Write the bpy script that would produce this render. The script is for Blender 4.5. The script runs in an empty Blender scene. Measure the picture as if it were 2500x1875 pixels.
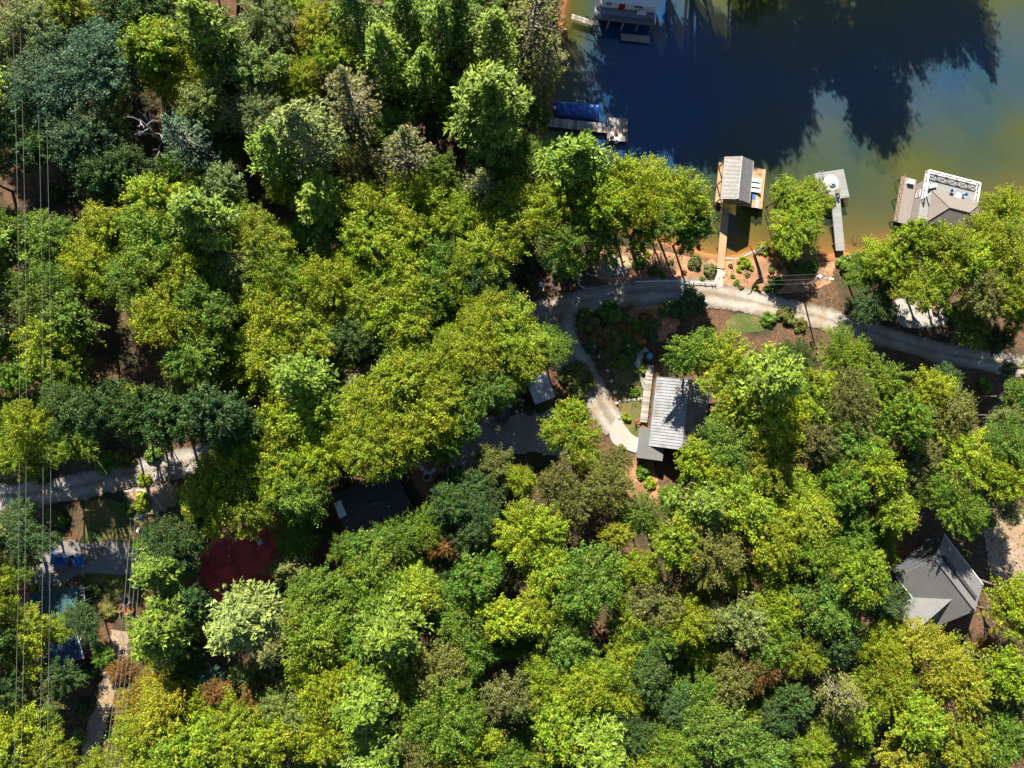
import bpy, math, random
import numpy as np
from mathutils import Matrix, Vector

# ------------------------------------------------------------------ camera, sky, sun, exposure
scene = bpy.context.scene
COL = scene.collection
PW, PH, F = 2500.0, 1875.0, 1770.0          # photograph size and focal length in its pixels
NADIR = (1100.0, 1060.0)                    # where straight down falls in the picture
CAM_Z = 126.0
_v = Vector(((NADIR[0] - PW / 2) / F, -(NADIR[1] - PH / 2) / F, -1.0)).normalized()
_Z = -_v
_Y = (Vector((0, 1, 0)) - _Z * _Z.y).normalized()
_X = _Y.cross(_Z)
ROT = Matrix((_X, _Y, _Z))                  # camera space -> world
cam_d = bpy.data.cameras.new('camera')
cam = bpy.data.objects.new('camera', cam_d)
COL.objects.link(cam)
cam.matrix_world = Matrix.Translation((0, 0, CAM_Z)) @ ROT.to_4x4()
cam_d.sensor_fit = 'HORIZONTAL'
cam_d.angle = 2 * math.atan(PW / 2 / F)
cam_d.clip_end = 6000
scene.camera = cam

SUN_EL, SUN_AZ = math.radians(37), math.radians(-14)   # azimuth clockwise from picture-up
SUN_DIR = Vector((math.sin(SUN_AZ) * math.cos(SUN_EL), math.cos(SUN_AZ) * math.cos(SUN_EL), math.sin(SUN_EL)))
w = bpy.data.worlds.new('World'); scene.world = w; w.use_nodes = True
nt = w.node_tree; nt.nodes.clear()
sky = nt.nodes.new('ShaderNodeTexSky'); sky.sky_type = 'NISHITA'; sky.sun_disc = False
sky.sun_elevation = SUN_EL; sky.sun_rotation = SUN_AZ; sky.altitude = 500; sky.dust_density = 0.3; sky.ozone_density = 3.0
bg = nt.nodes.new('ShaderNodeBackground'); bg.inputs['Strength'].default_value = 0.05
wo = nt.nodes.new('ShaderNodeOutputWorld')
nt.links.new(sky.outputs[0], bg.inputs['Color']); nt.links.new(bg.outputs[0], wo.inputs['Surface'])
sun_d = bpy.data.lights.new('sun', 'SUN'); sun_d.energy = 5.0; sun_d.angle = math.radians(0.5); sun_d.color = (1.0, 0.93, 0.80)
sun = bpy.data.objects.new('sun', sun_d); COL.objects.link(sun)
sun.location = (0, 0, 200); sun.rotation_euler = SUN_DIR.to_track_quat('Z', 'Y').to_euler()
vs = scene.view_settings
scene.display_settings.display_device = 'sRGB'
vs.view_transform = 'Standard'; vs.look = 'None'; vs.gamma = 1.0; vs.use_curve_mapping = False; vs.exposure = 1.55
scene.render.film_transparent = False
scene.cycles.max_bounces = 6; scene.cycles.diffuse_bounces = 1; scene.cycles.glossy_bounces = 3
scene.cycles.transmission_bounces = 3; scene.cycles.transparent_max_bounces = 6

# ------------------------------------------------------------------ picture <-> place
def P(px, py, z=0.0):
    d = ROT @ Vector(((px - PW / 2) / F, -(py - PH / 2) / F, -1.0))
    t = (CAM_Z - z) / -d.z
    return Vector((d.x * t, d.y * t, z))
SHORE_PX = [(1420, -170), (1385, 0), (1372, 100), (1352, 200), (1332, 300), (1322, 380), (1340, 450), (1430, 520), (1520, 560), (1620, 585),
            (1700, 612), (1775, 627), (1840, 613), (1880, 632), (1960, 640), (2040, 618), (2100, 622), (2150, 612), (2260, 590), (2360, 585), (2440, 560),
            (2560, 520), (2900, 470), (4600, 500), (5200, -200), (4600, -2500), (3000, -1500), (2560, -420), (2450, -230), (2300, -190), (2000, -160), (1700, -175)]
SHORE = np.array([P(x, y)[:2] for x, y in SHORE_PX])
def crom(pts, n, closed=False):
    pts = np.asarray(pts, float); m = len(pts); out = []
    rng = range(m if closed else m - 1)
    for i in rng:
        if closed: p0, p1, p2, p3 = pts[i - 1], pts[i], pts[(i + 1) % m], pts[(i + 2) % m]
        else: p0, p1, p2, p3 = pts[max(i - 1, 0)], pts[i], pts[i + 1], pts[min(i + 2, m - 1)]
        for k in range(n):
            t = k / n
            out.append(0.5 * (2 * p1 + (p2 - p0) * t + (2 * p0 - 5 * p1 + 4 * p2 - p3) * t * t + (3 * p1 - p0 - 3 * p2 + p3) * t ** 3))
    if not closed: out.append(pts[-1])
    return np.array(out)
SH = crom(SHORE, 3, True)
SA, SB = SH, np.roll(SH, -1, 0)
def sdist(xy):
    """signed distance to the shoreline: positive on land"""
    xy = np.asarray(xy, float).reshape(-1, 2); out = np.empty(len(xy))
    ab = SB - SA; l2 = (ab ** 2).sum(1)
    for s in range(0, len(xy), 20000):
        p = xy[s:s + 20000]
        ap = p[:, None] - SA[None]
        t = np.clip((ap * ab).sum(2) / l2, 0, 1)
        d = np.sqrt(((ap - ab * t[..., None]) ** 2).sum(2)).min(1)
        y1, y2 = SA[:, 1], SB[:, 1]
        c = (y1[None] > p[:, 1:2]) != (y2[None] > p[:, 1:2])
        xi = SA[:, 0] + (p[:, 1:2] - y1) * ab[:, 0] / np.where(ab[:, 1] == 0, 1e-9, ab[:, 1])
        inside = ((c & (p[:, 0:1] < xi)).sum(1) % 2) == 1
        out[s:s + 20000] = np.where(inside, -d, d)
    return out
def hts(xy):
    xy = np.asarray(xy, float).reshape(-1, 2); d = sdist(xy)
    x, y = xy[:, 0], xy[:, 1]
    dl = np.maximum(d, 0); dw = np.maximum(-d, 0)
    land = 0.75 * (1 - np.exp(-dl / 2.0)) + 3.6 * (1 - np.exp(-dl / 45.0))
    land += (0.25 * np.sin(x * .11 + 1) * np.cos(y * .09) + 0.12 * np.sin(x * .31 + y * .23)) * (1 - np.exp(-dl / 8.0))
    ln = 4.0 + 17.0 * np.clip((x - 34) / 22, 0, 1) ** 2 * (3 - 2 * np.clip((x - 34) / 22, 0, 1))      # left bank drops off steeply, so its shaded water takes the painted blue
    bed = -3.6 * (1 - np.exp(-dw / ln)) - 0.12 * np.sin(x * .45) * np.sin(y * .4 + x * .1) * (1 - np.exp(-dw / 3.0))
    return np.where(d > 0, land, bed)
def H(x, y): return float(hts([(x, y)])[0])
def G(px, py, dz=0.0):
    """ground point (plus dz) seen at a pixel"""
    z = 3.0
    for _ in range(5):
        p = P(px, py, z + dz); z = H(p.x, p.y)
    p = P(px, py, z + dz)
    return Vector((p.x, p.y, z))

# ------------------------------------------------------------------ materials
MATS = {}
def nodes_mat(name):
    m = bpy.data.materials.new(name); m.use_nodes = True
    MATS[name] = m
    return m, m.node_tree, m.node_tree.nodes['Principled BSDF']
def mat(name, c1, c2=None, scale=3.0, rough=0.85, bump=0.0, metallic=0.0, detail=6.0, stretch=None, spec=0.3, c3=None, scale3=0.4, lo=.35, hi=.65, ragged=0.0, vary=0.0):
    if name in MATS: return MATS[name]
    m, t, b = nodes_mat(name); N, L = t.nodes, t.links
    b.inputs['Roughness'].default_value = rough; b.inputs['Metallic'].default_value = metallic
    b.inputs['Specular IOR Level'].default_value = spec
    c2 = c2 or tuple(v * .8 for v in c1)
    tc = N.new('ShaderNodeTexCoord'); mp = N.new('ShaderNodeMapping')
    if stretch: mp.inputs['Scale'].default_value = stretch
    L.new(tc.outputs['Object'], mp.inputs[0])
    no = N.new('ShaderNodeTexNoise'); no.inputs['Scale'].default_value = scale; no.inputs['Detail'].default_value = detail; no.inputs['Roughness'].default_value = .65
    L.new(mp.outputs[0], no.inputs['Vector'])
    r = N.new('ShaderNodeValToRGB'); r.color_ramp.elements[0].position = lo; r.color_ramp.elements[1].position = hi
    r.color_ramp.elements[0].color = (*c1, 1); r.color_ramp.elements[1].color = (*c2, 1)
    L.new(no.outputs['Fac'], r.inputs[0]); col = r.outputs[0]
    if c3:
        n3 = N.new('ShaderNodeTexNoise'); n3.inputs['Scale'].default_value = scale3; n3.inputs['Detail'].default_value = 4
        L.new(tc.outputs['Object'], n3.inputs['Vector'])
        r3 = N.new('ShaderNodeValToRGB'); r3.color_ramp.elements[0].position = .45; r3.color_ramp.elements[1].position = .62
        L.new(n3.outputs['Fac'], r3.inputs[0])
        mx = N.new('ShaderNodeMix'); mx.data_type = 'RGBA'; L.new(r3.outputs[0], mx.inputs['Factor'])
        L.new(col, mx.inputs['A']); mx.inputs['B'].default_value = (*c3, 1); col = mx.outputs['Result']
    if vary:                                   # each board a little different
        oi = N.new('ShaderNodeObjectInfo'); mv = N.new('ShaderNodeMapRange'); mv.inputs[3].default_value = 1 - vary; mv.inputs[4].default_value = 1 + vary
        L.new(oi.outputs['Random'], mv.inputs[0]); vm = N.new('ShaderNodeVectorMath'); vm.operation = 'SCALE'
        L.new(col, vm.inputs[0]); L.new(mv.outputs[0], vm.inputs['Scale']); col = vm.outputs[0]
    if ragged:                                 # worn, uneven border: stored distance to the sheet's edge plus noise
        ea = N.new('ShaderNodeAttribute'); ea.attribute_name = 'edge'; ne = N.new('ShaderNodeTexNoise'); ne.inputs['Scale'].default_value = 1.1; ne.inputs['Detail'].default_value = 7; ne.inputs['Roughness'].default_value = .7
        L.new(tc.outputs['Object'], ne.inputs['Vector']); mm = N.new('ShaderNodeMath'); mm.operation = 'MULTIPLY_ADD'; mm.inputs[1].default_value = ragged * 3.2; L.new(ne.outputs['Fac'], mm.inputs[0]); L.new(ea.outputs['Fac'], mm.inputs[2])
        gt = N.new('ShaderNodeMath'); gt.operation = 'GREATER_THAN'; gt.inputs[1].default_value = ragged * 3.2 * .5 + ragged * .35; L.new(mm.outputs[0], gt.inputs[0]); L.new(gt.outputs[0], b.inputs['Alpha'])
    L.new(col, b.inputs['Base Color'])
    if bump:
        bp = N.new('ShaderNodeBump'); bp.inputs['Strength'].default_value = bump; bp.inputs['Distance'].default_value = .15
        L.new(no.outputs['Fac'], bp.inputs['Height']); L.new(bp.outputs[0], b.inputs['Normal'])
    return m
def foliage_mat(name, trans=0.22):
    m, t, b = nodes_mat(name); N, L = t.nodes, t.links
    oi = N.new('ShaderNodeObjectInfo'); at = N.new('ShaderNodeAttribute'); at.attribute_name = 'tint'
    ar = N.new('ShaderNodeAttribute'); ar.attribute_name = 'turn'
    mr = N.new('ShaderNodeMapRange'); mr.inputs[3].default_value = .45; mr.inputs[4].default_value = 1.6
    L.new(at.outputs['Fac'], mr.inputs[0])
    sc = N.new('ShaderNodeVectorMath'); sc.operation = 'SCALE'
    L.new(oi.outputs['Color'], sc.inputs[0]); L.new(mr.outputs[0], sc.inputs['Scale'])
    hs = N.new('ShaderNodeHueSaturation'); hr = N.new('ShaderNodeMapRange'); hr.inputs[3].default_value = .525; hr.inputs[4].default_value = .455
    L.new(ar.outputs['Fac'], hr.inputs[0]); L.new(hr.outputs[0], hs.inputs['Hue']); L.new(sc.outputs[0], hs.inputs['Color'])
    L.new(hs.outputs[0], b.inputs['Base Color'])
    b.inputs['Roughness'].default_value = .55; b.inputs['Specular IOR Level'].default_value = .28
    tr = N.new('ShaderNodeBsdfTranslucent'); L.new(hs.outputs[0], tr.inputs['Color'])
    mx = N.new('ShaderNodeMixShader'); mx.inputs[0].default_value = trans
    L.new(b.outputs[0], mx.inputs[1]); L.new(tr.outputs[0], mx.inputs[2])
    L.new(mx.outputs[0], N['Material Output'].inputs['Surface'])
    return m
M_LEAF = foliage_mat('leaf', .38); M_NEEDLE = foliage_mat('needle', .12)
M_BARK = mat('bark', (.10, .075, .055), (.22, .18, .14), 6, .95, .4, stretch=(4, 4, 1))
M_DEADW = mat('dead_wood', (.24, .23, .22), (.38, .37, .36), 6, .9, .3)
M_TWIG = mat('twig', (.20, .16, .12), (.34, .30, .25), 6, .9)
M_GROUND = mat('forest_floor', (.06, .036, .022), (.155, .085, .045), 1.7, .95, .5, c3=(.035, .034, .016), scale3=.16)
M_CLAY = mat('clay_bank', (.26, .115, .055), (.44, .235, .13), 1.4, .95, .35, c3=(.20, .115, .065), scale3=.35, ragged=.9)
M_GRAVEL = mat('gravel', (.12, .12, .12), (.34, .33, .32), 7, .95, .6, c3=(.20, .175, .15), scale3=.25, ragged=.45)
M_ROAD = mat('road_gravel', (.20, .185, .17), (.37, .34, .305), 4, .95, .4, c3=(.24, .195, .15), scale3=.3, ragged=.45)
def wheel_tracks(m, at=1.45, wd=.42):
    """two paler, packed wheel tracks and a darker, leafier middle along a lane"""
    t = m.node_tree; N, L = t.nodes, t.links; b = N['Principled BSDF']; src = b.inputs['Base Color'].links[0].from_socket
    ea = N.new('ShaderNodeAttribute'); ea.attribute_name = 'edge'; tc = N.new('ShaderNodeTexCoord'); no = N.new('ShaderNodeTexNoise'); no.inputs['Scale'].default_value = .5; no.inputs['Detail'].default_value = 6; L.new(tc.outputs['Object'], no.inputs['Vector'])
    ad = N.new('ShaderNodeMath'); ad.operation = 'MULTIPLY_ADD'; ad.inputs[1].default_value = 1.4; L.new(no.outputs['Fac'], ad.inputs[0]); L.new(ea.outputs['Fac'], ad.inputs[2])
    r = N.new('ShaderNodeValToRGB'); mr = N.new('ShaderNodeMapRange'); mr.inputs[1].default_value = .7; mr.inputs[2].default_value = 3.4; L.new(ad.outputs[0], mr.inputs[0]); L.new(mr.outputs[0], r.inputs[0])
    cr = r.color_ramp; cr.elements[0].position = .05; cr.elements[0].color = (.55, .50, .42, 1); cr.elements[1].position = 1; cr.elements[1].color = (.72, .68, .60, 1)
    for p, c in ((.25, (.85, .82, .78, 1)), (.48, (1.18, 1.16, 1.12, 1)), (.68, (1.1, 1.08, 1.04, 1)), (.85, (.74, .70, .62, 1))): e = cr.elements.new(p); e.color = c
    mx = N.new('ShaderNodeMix'); mx.data_type = 'RGBA'; mx.blend_type = 'MULTIPLY'; mx.inputs['Factor'].default_value = 1; L.new(src, mx.inputs['A']); L.new(r.outputs[0], mx.inputs['B']); L.new(mx.outputs['Result'], b.inputs['Base Color'])
wheel_tracks(M_ROAD)
M_CONC = mat('concrete', (.27, .25, .225), (.38, .355, .32), 6, .9, .3, c3=(.36, .32, .27), scale3=.5)
M_LAWN = mat('lawn', (.035, .065, .014), (.09, .115, .025), 3.0, .95, .5, c3=(.15, .12, .04), scale3=.3, ragged=.5)
M_DIRT = mat('dirt', (.20, .145, .10), (.40, .30, .21), 2.2, .95, .5, c3=(.28, .19, .11), scale3=.4, ragged=.7)
M_PLANK = mat('weathered_plank', (.20, .18, .165), (.40, .37, .34), 2.2, .9, .3, stretch=(6, 1, 1), c3=(.28, .23, .19), scale3=.8, vary=.45)
M_PLANKG = mat('grey_plank', (.21, .208, .20), (.29, .287, .28), 2.0, .9, .2, stretch=(1, 8, 1), vary=.12)
M_TAN = mat('tan_plank', (.34, .215, .115), (.45, .305, .175), 2.0, .85, .2, stretch=(1, 8, 1), vary=.14)
M_DKWOOD = mat('dark_wood', (.06, .045, .035), (.12, .09, .065), 4, .9, .2)
M_BRWOOD = mat('brown_wood', (.16, .085, .05), (.26, .15, .09), 4, .85, .2)
M_WHITE = mat('white_paint', (.74, .74, .72), (.82, .82, .80), 3, .6)
M_WALLW = mat('white_wall', (.68, .69, .70), (.77, .77, .77), 2, .75)
M_TARP = mat('blue_tarp', (.006, .055, .26), (.012, .10, .38), 1.6, .38, .25, spec=.5)
M_METALG = mat('grey_metal_roof', (.30, .285, .27), (.40, .38, .36), 1.6, .55, 0, .15)
M_METALW = mat('white_metal_roof', (.66, .66, .66), (.76, .76, .76), 1.6, .5, 0, .1)
M_METALS = mat('shed_roof', (.34, .36, .39), (.50, .52, .55), 1.2, .5, .1, .3, c3=(.34, .32, .31), scale3=.8)
M_RED = mat('red_metal_roof', (.48, .055, .062), (.56, .08, .072), 1.5, .5, .05, .1, c3=(.28, .04, .05), scale3=.4)
M_TEAL = mat('teal_metal_roof', (.030, .085, .105), (.05, .12, .14), 1.4, .55, .05, .1, c3=(.045, .08, .075), scale3=.6)
M_NAVY = mat('navy_metal_roof', (.03, .06, .13), (.05, .085, .16), 1.5, .55)
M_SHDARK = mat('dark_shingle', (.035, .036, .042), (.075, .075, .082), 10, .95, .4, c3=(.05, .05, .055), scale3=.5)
M_SHGREY = mat('grey_shingle', (.095, .095, .10), (.18, .18, .18), 10, .95, .5, c3=(.15, .148, .145), scale3=.4)
M_SHBR = mat('brown_shingle', (.15, .125, .112), (.215, .185, .17), 9, .95, .4, c3=(.175, .15, .135), scale3=.5)
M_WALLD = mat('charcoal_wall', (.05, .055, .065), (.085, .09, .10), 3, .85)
M_WALLB = mat('brown_wall', (.11, .07, .05), (.17, .11, .08), 3, .85, stretch=(1, 1, 8))
M_WALLT = mat('taupe_shingle_wall', (.20, .17, .155), (.27, .235, .21), 6, .9)
M_GLASS = mat('window_glass', (.02, .03, .04), (.05, .06, .07), 2, .08, spec=.6)
M_REDDOOR = mat('red_door', (.28, .01, .015), (.34, .015, .02), 2, .5)
M_STONE = mat('stone', (.34, .31, .28), (.55, .51, .46), 3, .9, .4)
M_ASH = mat('ash', (.03, .028, .026), (.12, .10, .09), 5, .95, .4)
M_BLACK = mat('black_paint', (.012, .012, .014), (.02, .02, .022), 2, .3, spec=.5)
M_BLUECAR = mat('blue_paint', (.01, .075, .30), (.012, .09, .34), 2, .25, spec=.6)
M_RUBBER = mat('rubber', (.02, .02, .02), (.03, .03, .03), 5, .9)
M_CHROME = mat('chrome', (.7, .7, .7), (.75, .75, .75), 2, .25, 0, .9)
M_GALV = mat('galvanised', (.46, .47, .48), (.58, .59, .60), 3, .5, 0, .3)
M_WIRE = mat('wire', (.17, .16, .15), (.22, .21, .20), 1, .6, 0, .2)
M_POLE = mat('pole_wood', (.20, .165, .13), (.33, .28, .23), 5, .9, .2, stretch=(3, 3, .6))
M_TEALCH = mat('teal_plastic', (.05, .20, .24), (.08, .26, .30), 3, .6)
M_BLUECH = mat('blue_cushion', (.03, .10, .32), (.05, .14, .40), 3, .7)
M_REDWOOD = mat('redwood_paint', (.30, .085, .05), (.38, .12, .07), 3, .7)
M_TAUPECH = mat('taupe_plastic', (.17, .14, .12), (.22, .18, .155), 3, .6)
M_UMB = mat('umbrella_canvas', (.78, .74, .68), (.84, .80, .75), 2, .8)
M_WATERCRAFT = mat('pale_plastic', (.55, .60, .66), (.66, .70, .74), 2, .4)
M_TUB = mat('tub_water', (.02, .22, .42), (.03, .30, .50), 2, .1, spec=.6)
M_GRASSB = mat('grass_blade', (.06, .11, .02), (.16, .19, .04), .8, .8)
M_LITTER = mat('fallen_leaf', (.20, .085, .03), (.34, .17, .07), .9, .9)
M_RUG = mat('tan_rug', (.58, .43, .31), (.68, .53, .40), 3, .95)
M_FLAGG = mat('green_flag_cloth', (.02, .22, .10), (.03, .28, .13), 3, .8)
M_FLAGB = mat('blue_flag_cloth', (.02, .07, .32), (.03, .09, .38), 3, .8)
M_FLAGR = mat('red_flag_cloth', (.42, .02, .03), (.48, .03, .04), 3, .8)
# ------------------------------------------------------------------ mesh helpers
class MB:
    def __init__(s): s.v, s.f = [], []
    def add(s, vs, fs):
        o = len(s.v); s.v += [tuple(v) for v in vs]; s.f += [tuple(i + o for i in f) for f in fs]; return s
    def box(s, c, d, rz=0.0, rx=0.0, ry=0.0):
        R = Matrix.Rotation(rz, 3, 'Z') @ Matrix.Rotation(ry, 3, 'Y') @ Matrix.Rotation(rx, 3, 'X'); c = Vector(c)
        vs = [c + R @ Vector((x * d[0] / 2, y * d[1] / 2, z * d[2] / 2)) for x in (-1, 1) for y in (-1, 1) for z in (-1, 1)]
        return s.add(vs, [(0, 1, 3, 2), (4, 6, 7, 5), (0, 4, 5, 1), (2, 3, 7, 6), (0, 2, 6, 4), (1, 5, 7, 3)])
    def prism(s, poly, z0, z1):
        n = len(poly); vs = [(p[0], p[1], z0) for p in poly] + [(p[0], p[1], z1) for p in poly]
        return s.add(vs, [tuple(range(n - 1, -1, -1)), tuple(range(n, 2 * n))] + [(i, (i + 1) % n, n + (i + 1) % n, n + i) for i in range(n)])
    def slab(s, quad, th):
        """thick sheet on four 3-D corners"""
        q = [Vector(p) for p in quad]; n = (q[1] - q[0]).cross(q[-1] - q[0]).normalized()
        if n.z < 0: n = -n
        lo = [p - n * th for p in q]; k = len(q)
        return s.add(q + lo, [tuple(range(k)), tuple(range(2 * k - 1, k - 1, -1))] + [(i, k + i, k + (i + 1) % k, (i + 1) % k) for i in range(k)])
    def tube(s, pts, r, n=6, cap=True):
        pts = [Vector(p) for p in pts]; rs = r if hasattr(r, '__len__') else [r] * len(pts); rings = []; up = None
        for i, p in enumerate(pts):
            t = (pts[min(i + 1, len(pts) - 1)] - pts[max(i - 1, 0)]).normalized()
            a = t.orthogonal().normalized() if up is None else (up - t * up.dot(t)).normalized()
            up = a; b = t.cross(a)
            rings.append([p + (a * math.cos(2 * math.pi * k / n) + b * math.sin(2 * math.pi * k / n)) * rs[i] for k in range(n)])
        vs = [v for g in rings for v in g]; fs = []
        for i in range(len(pts) - 1):
            for k in range(n): fs.append((i * n + k, i * n + (k + 1) % n, (i + 1) * n + (k + 1) % n, (i + 1) * n + k))
        if cap: fs += [tuple(range(n - 1, -1, -1)), tuple(range((len(pts) - 1) * n, len(pts) * n))]
        return s.add(vs, fs)
    def cyl(s, c, r, h, n=16, r2=None):
        return s.tube([c, (c[0], c[1], c[2] + h)], [r, r if r2 is None else r2], n)
    def rock(s, c, r, rng, sq=.6):
        vs = []
        for i in range(3):
            z = (-.7, 0, .8)[i]
            for k in range(6):
                a = k * math.pi / 3 + rng.random() * .5; q = r * (.75, 1, .55)[i] * rng.uniform(.8, 1.15)
                vs.append((c[0] + q * math.cos(a), c[1] + q * math.sin(a), c[2] + z * r * sq * rng.uniform(.85, 1.1)))
        fs = [(5, 4, 3, 2, 1, 0), (12, 13, 14, 15, 16, 17)]
        for i in range(2):
            for k in range(6): fs.append((i * 6 + k, i * 6 + (k + 1) % 6, i * 6 + 6 + (k + 1) % 6, i * 6 + 6 + k))
        return s.add(vs, fs)
    def mesh(s, name, m, smooth=False):
        me = bpy.data.meshes.new(name); me.from_pydata(s.v, [], s.f); me.materials.append(m); me.update()
        if smooth:
            for p in me.polygons: p.use_smooth = True
        return me
    def build(s, name, m, parent=None, smooth=False):
        o = bpy.data.objects.new(name, s.mesh(name, m, smooth)); COL.objects.link(o)
        if parent: o.parent = parent
        return o
def inst(name, me, parent=None, loc=(0, 0, 0), rz=0.0, sc=None):
    o = bpy.data.objects.new(name, me); COL.objects.link(o); o.location = loc; o.rotation_euler = (0, 0, rz)
    if sc is not None: o.scale = sc if hasattr(sc, '__len__') else (sc,) * 3
    if parent: o.parent = parent
    return o
def tag(o, label=None, cat=None, group=None, kind=None):
    if label: o['label'] = label
    if cat: o['category'] = cat
    if group: o['group'] = group
    if kind: o['kind'] = kind
    return o
def thing(name, label, cat, loc=(0, 0, 0), rz=0.0, group=None, sc=None):
    o = bpy.data.objects.new(name, None); COL.objects.link(o); o.location = loc; o.rotation_euler = (0, 0, rz); o.empty_display_size = .5
    if sc is not None: o.scale = (sc,) * 3
    return tag(o, label, cat, group)
def copy_tree(o, loc, rz, label, group=None, sc=None):
    def rec(a, par):
        c = a.copy(); COL.objects.link(c)
        if par: c.parent = par
        for ch in list(a.children): rec(ch, c)
        return c
    r = rec(o, None); r.location = loc; r.rotation_euler = (0, 0, rz); r['label'] = label
    if group: r['group'] = group
    if sc: r.scale = (sc,) * 3
    return r
def head(a, b):
    """heading of the ground line a -> b"""
    return math.atan2(b[1] - a[1], b[0] - a[0])
def np_mesh(name, V, Q, m, attrs=None):
    """mesh of quads from numpy arrays with per-face float attributes"""
    me = bpy.data.meshes.new(name); n, k = len(V), len(Q)
    me.vertices.add(n); me.vertices.foreach_set('co', V.astype(np.float32).ravel())
    me.loops.add(4 * k); me.loops.foreach_set('vertex_index', Q.astype(np.int32).ravel())
    me.polygons.add(k); me.polygons.foreach_set('loop_start', np.arange(0, 4 * k, 4, dtype=np.int32))
    me.polygons.foreach_set('loop_total', np.full(k, 4, np.int32))
    me.materials.append(m); me.update(calc_edges=True)
    for an, av in (attrs or {}).items():
        a = me.attributes.new(an, 'FLOAT', 'FACE'); a.data.foreach_set('value', av.astype(np.float32))
    return me

# ------------------------------------------------------------------ ground, lake bed, water
def grid_mesh(name, xs, ys, zf, m, vattr=None):
    X, Y = np.meshgrid(xs, ys); xy = np.stack([X.ravel(), Y.ravel()], 1); z = zf(xy)
    V = np.column_stack([xy, z]); nx, ny = len(xs), len(ys)
    i = (np.arange(ny - 1)[:, None] * nx + np.arange(nx - 1)[None]).ravel()
    me = np_mesh(name, V, np.stack([i, i + 1, i + 1 + nx, i + nx], 1), m)
    if vattr is not None:
        a = me.attributes.new('depth', 'FLOAT', 'POINT'); a.data.foreach_set('value', vattr(xy).astype(np.float32))
    me.polygons.foreach_set('use_smooth', np.ones(len(me.polygons), bool))
    o = bpy.data.objects.new(name, me); COL.objects.link(o); return o
far = np.array([200, 260, 350, 500, 800, 1400, 2600])
ax = np.concatenate([-far[::-1], np.arange(-150, 151, 1.25), far])
ground = tag(grid_mesh('ground', ax, ax, hts, M_GROUND), 'brown leaf-littered forest floor sloping down to the lake', kind='structure')
# bed colour on the ground material: sand and weed below the water line, clay at the edge
t_ = M_GROUND.node_tree; N_, L_ = t_.nodes, t_.links; b_ = N_['Principled BSDF']
geo = N_.new('ShaderNodeNewGeometry'); sep = N_.new('ShaderNodeSeparateXYZ'); L_.new(geo.outputs['Position'], sep.inputs[0])
rmp = N_.new('ShaderNodeValToRGB'); mr_ = N_.new('ShaderNodeMapRange'); mr_.inputs[1].default_value = -3.0; mr_.inputs[2].default_value = .6
n_ = N_.new('ShaderNodeTexNoise'); n_.inputs['Scale'].default_value = .3; n_.inputs['Detail'].default_value = 10; n_.inputs['Roughness'].default_value = .72; n_.inputs['Distortion'].default_value = .6
L_.new(geo.outputs['Position'], n_.inputs['Vector'])
ma = N_.new('ShaderNodeMath'); ma.operation = 'MULTIPLY_ADD'; L_.new(n_.outputs['Fac'], ma.inputs[0]); ma.inputs[1].default_value = 3.0; L_.new(sep.outputs['Z'], ma.inputs[2])
mb2 = N_.new('ShaderNodeMath'); mb2.operation = 'SUBTRACT'; L_.new(ma.outputs[0], mb2.inputs[0]); mb2.inputs[1].default_value = 1.5
L_.new(mb2.outputs[0], mr_.inputs[0]); L_.new(mr_.outputs[0], rmp.inputs[0])
cr = rmp.color_ramp; cr.elements[0].position = .0; cr.elements[0].color = (.08, .10, .035, 1); cr.elements[1].position = .95; cr.elements[1].color = (.30, .115, .04, 1)
e = cr.elements.new(.35); e.color = (.15, .155, .032, 1); e = cr.elements.new(.62); e.color = (.19, .14, .038, 1)
lim = N_.new('ShaderNodeMapRange'); lim.inputs[1].default_value = .10; lim.inputs[2].default_value = .55; L_.new(sep.outputs['Z'], lim.inputs[0])
mxg = N_.new('ShaderNodeMix'); mxg.data_type = 'RGBA'; L_.new(lim.outputs[0], mxg.inputs['Factor']); L_.new(rmp.outputs[0], mxg.inputs['A'])
old = b_.inputs['Base Color'].links[0].from_socket; L_.new(old, mxg.inputs['B']); L_.new(mxg.outputs['Result'], b_.inputs['Base Color'])

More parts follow.
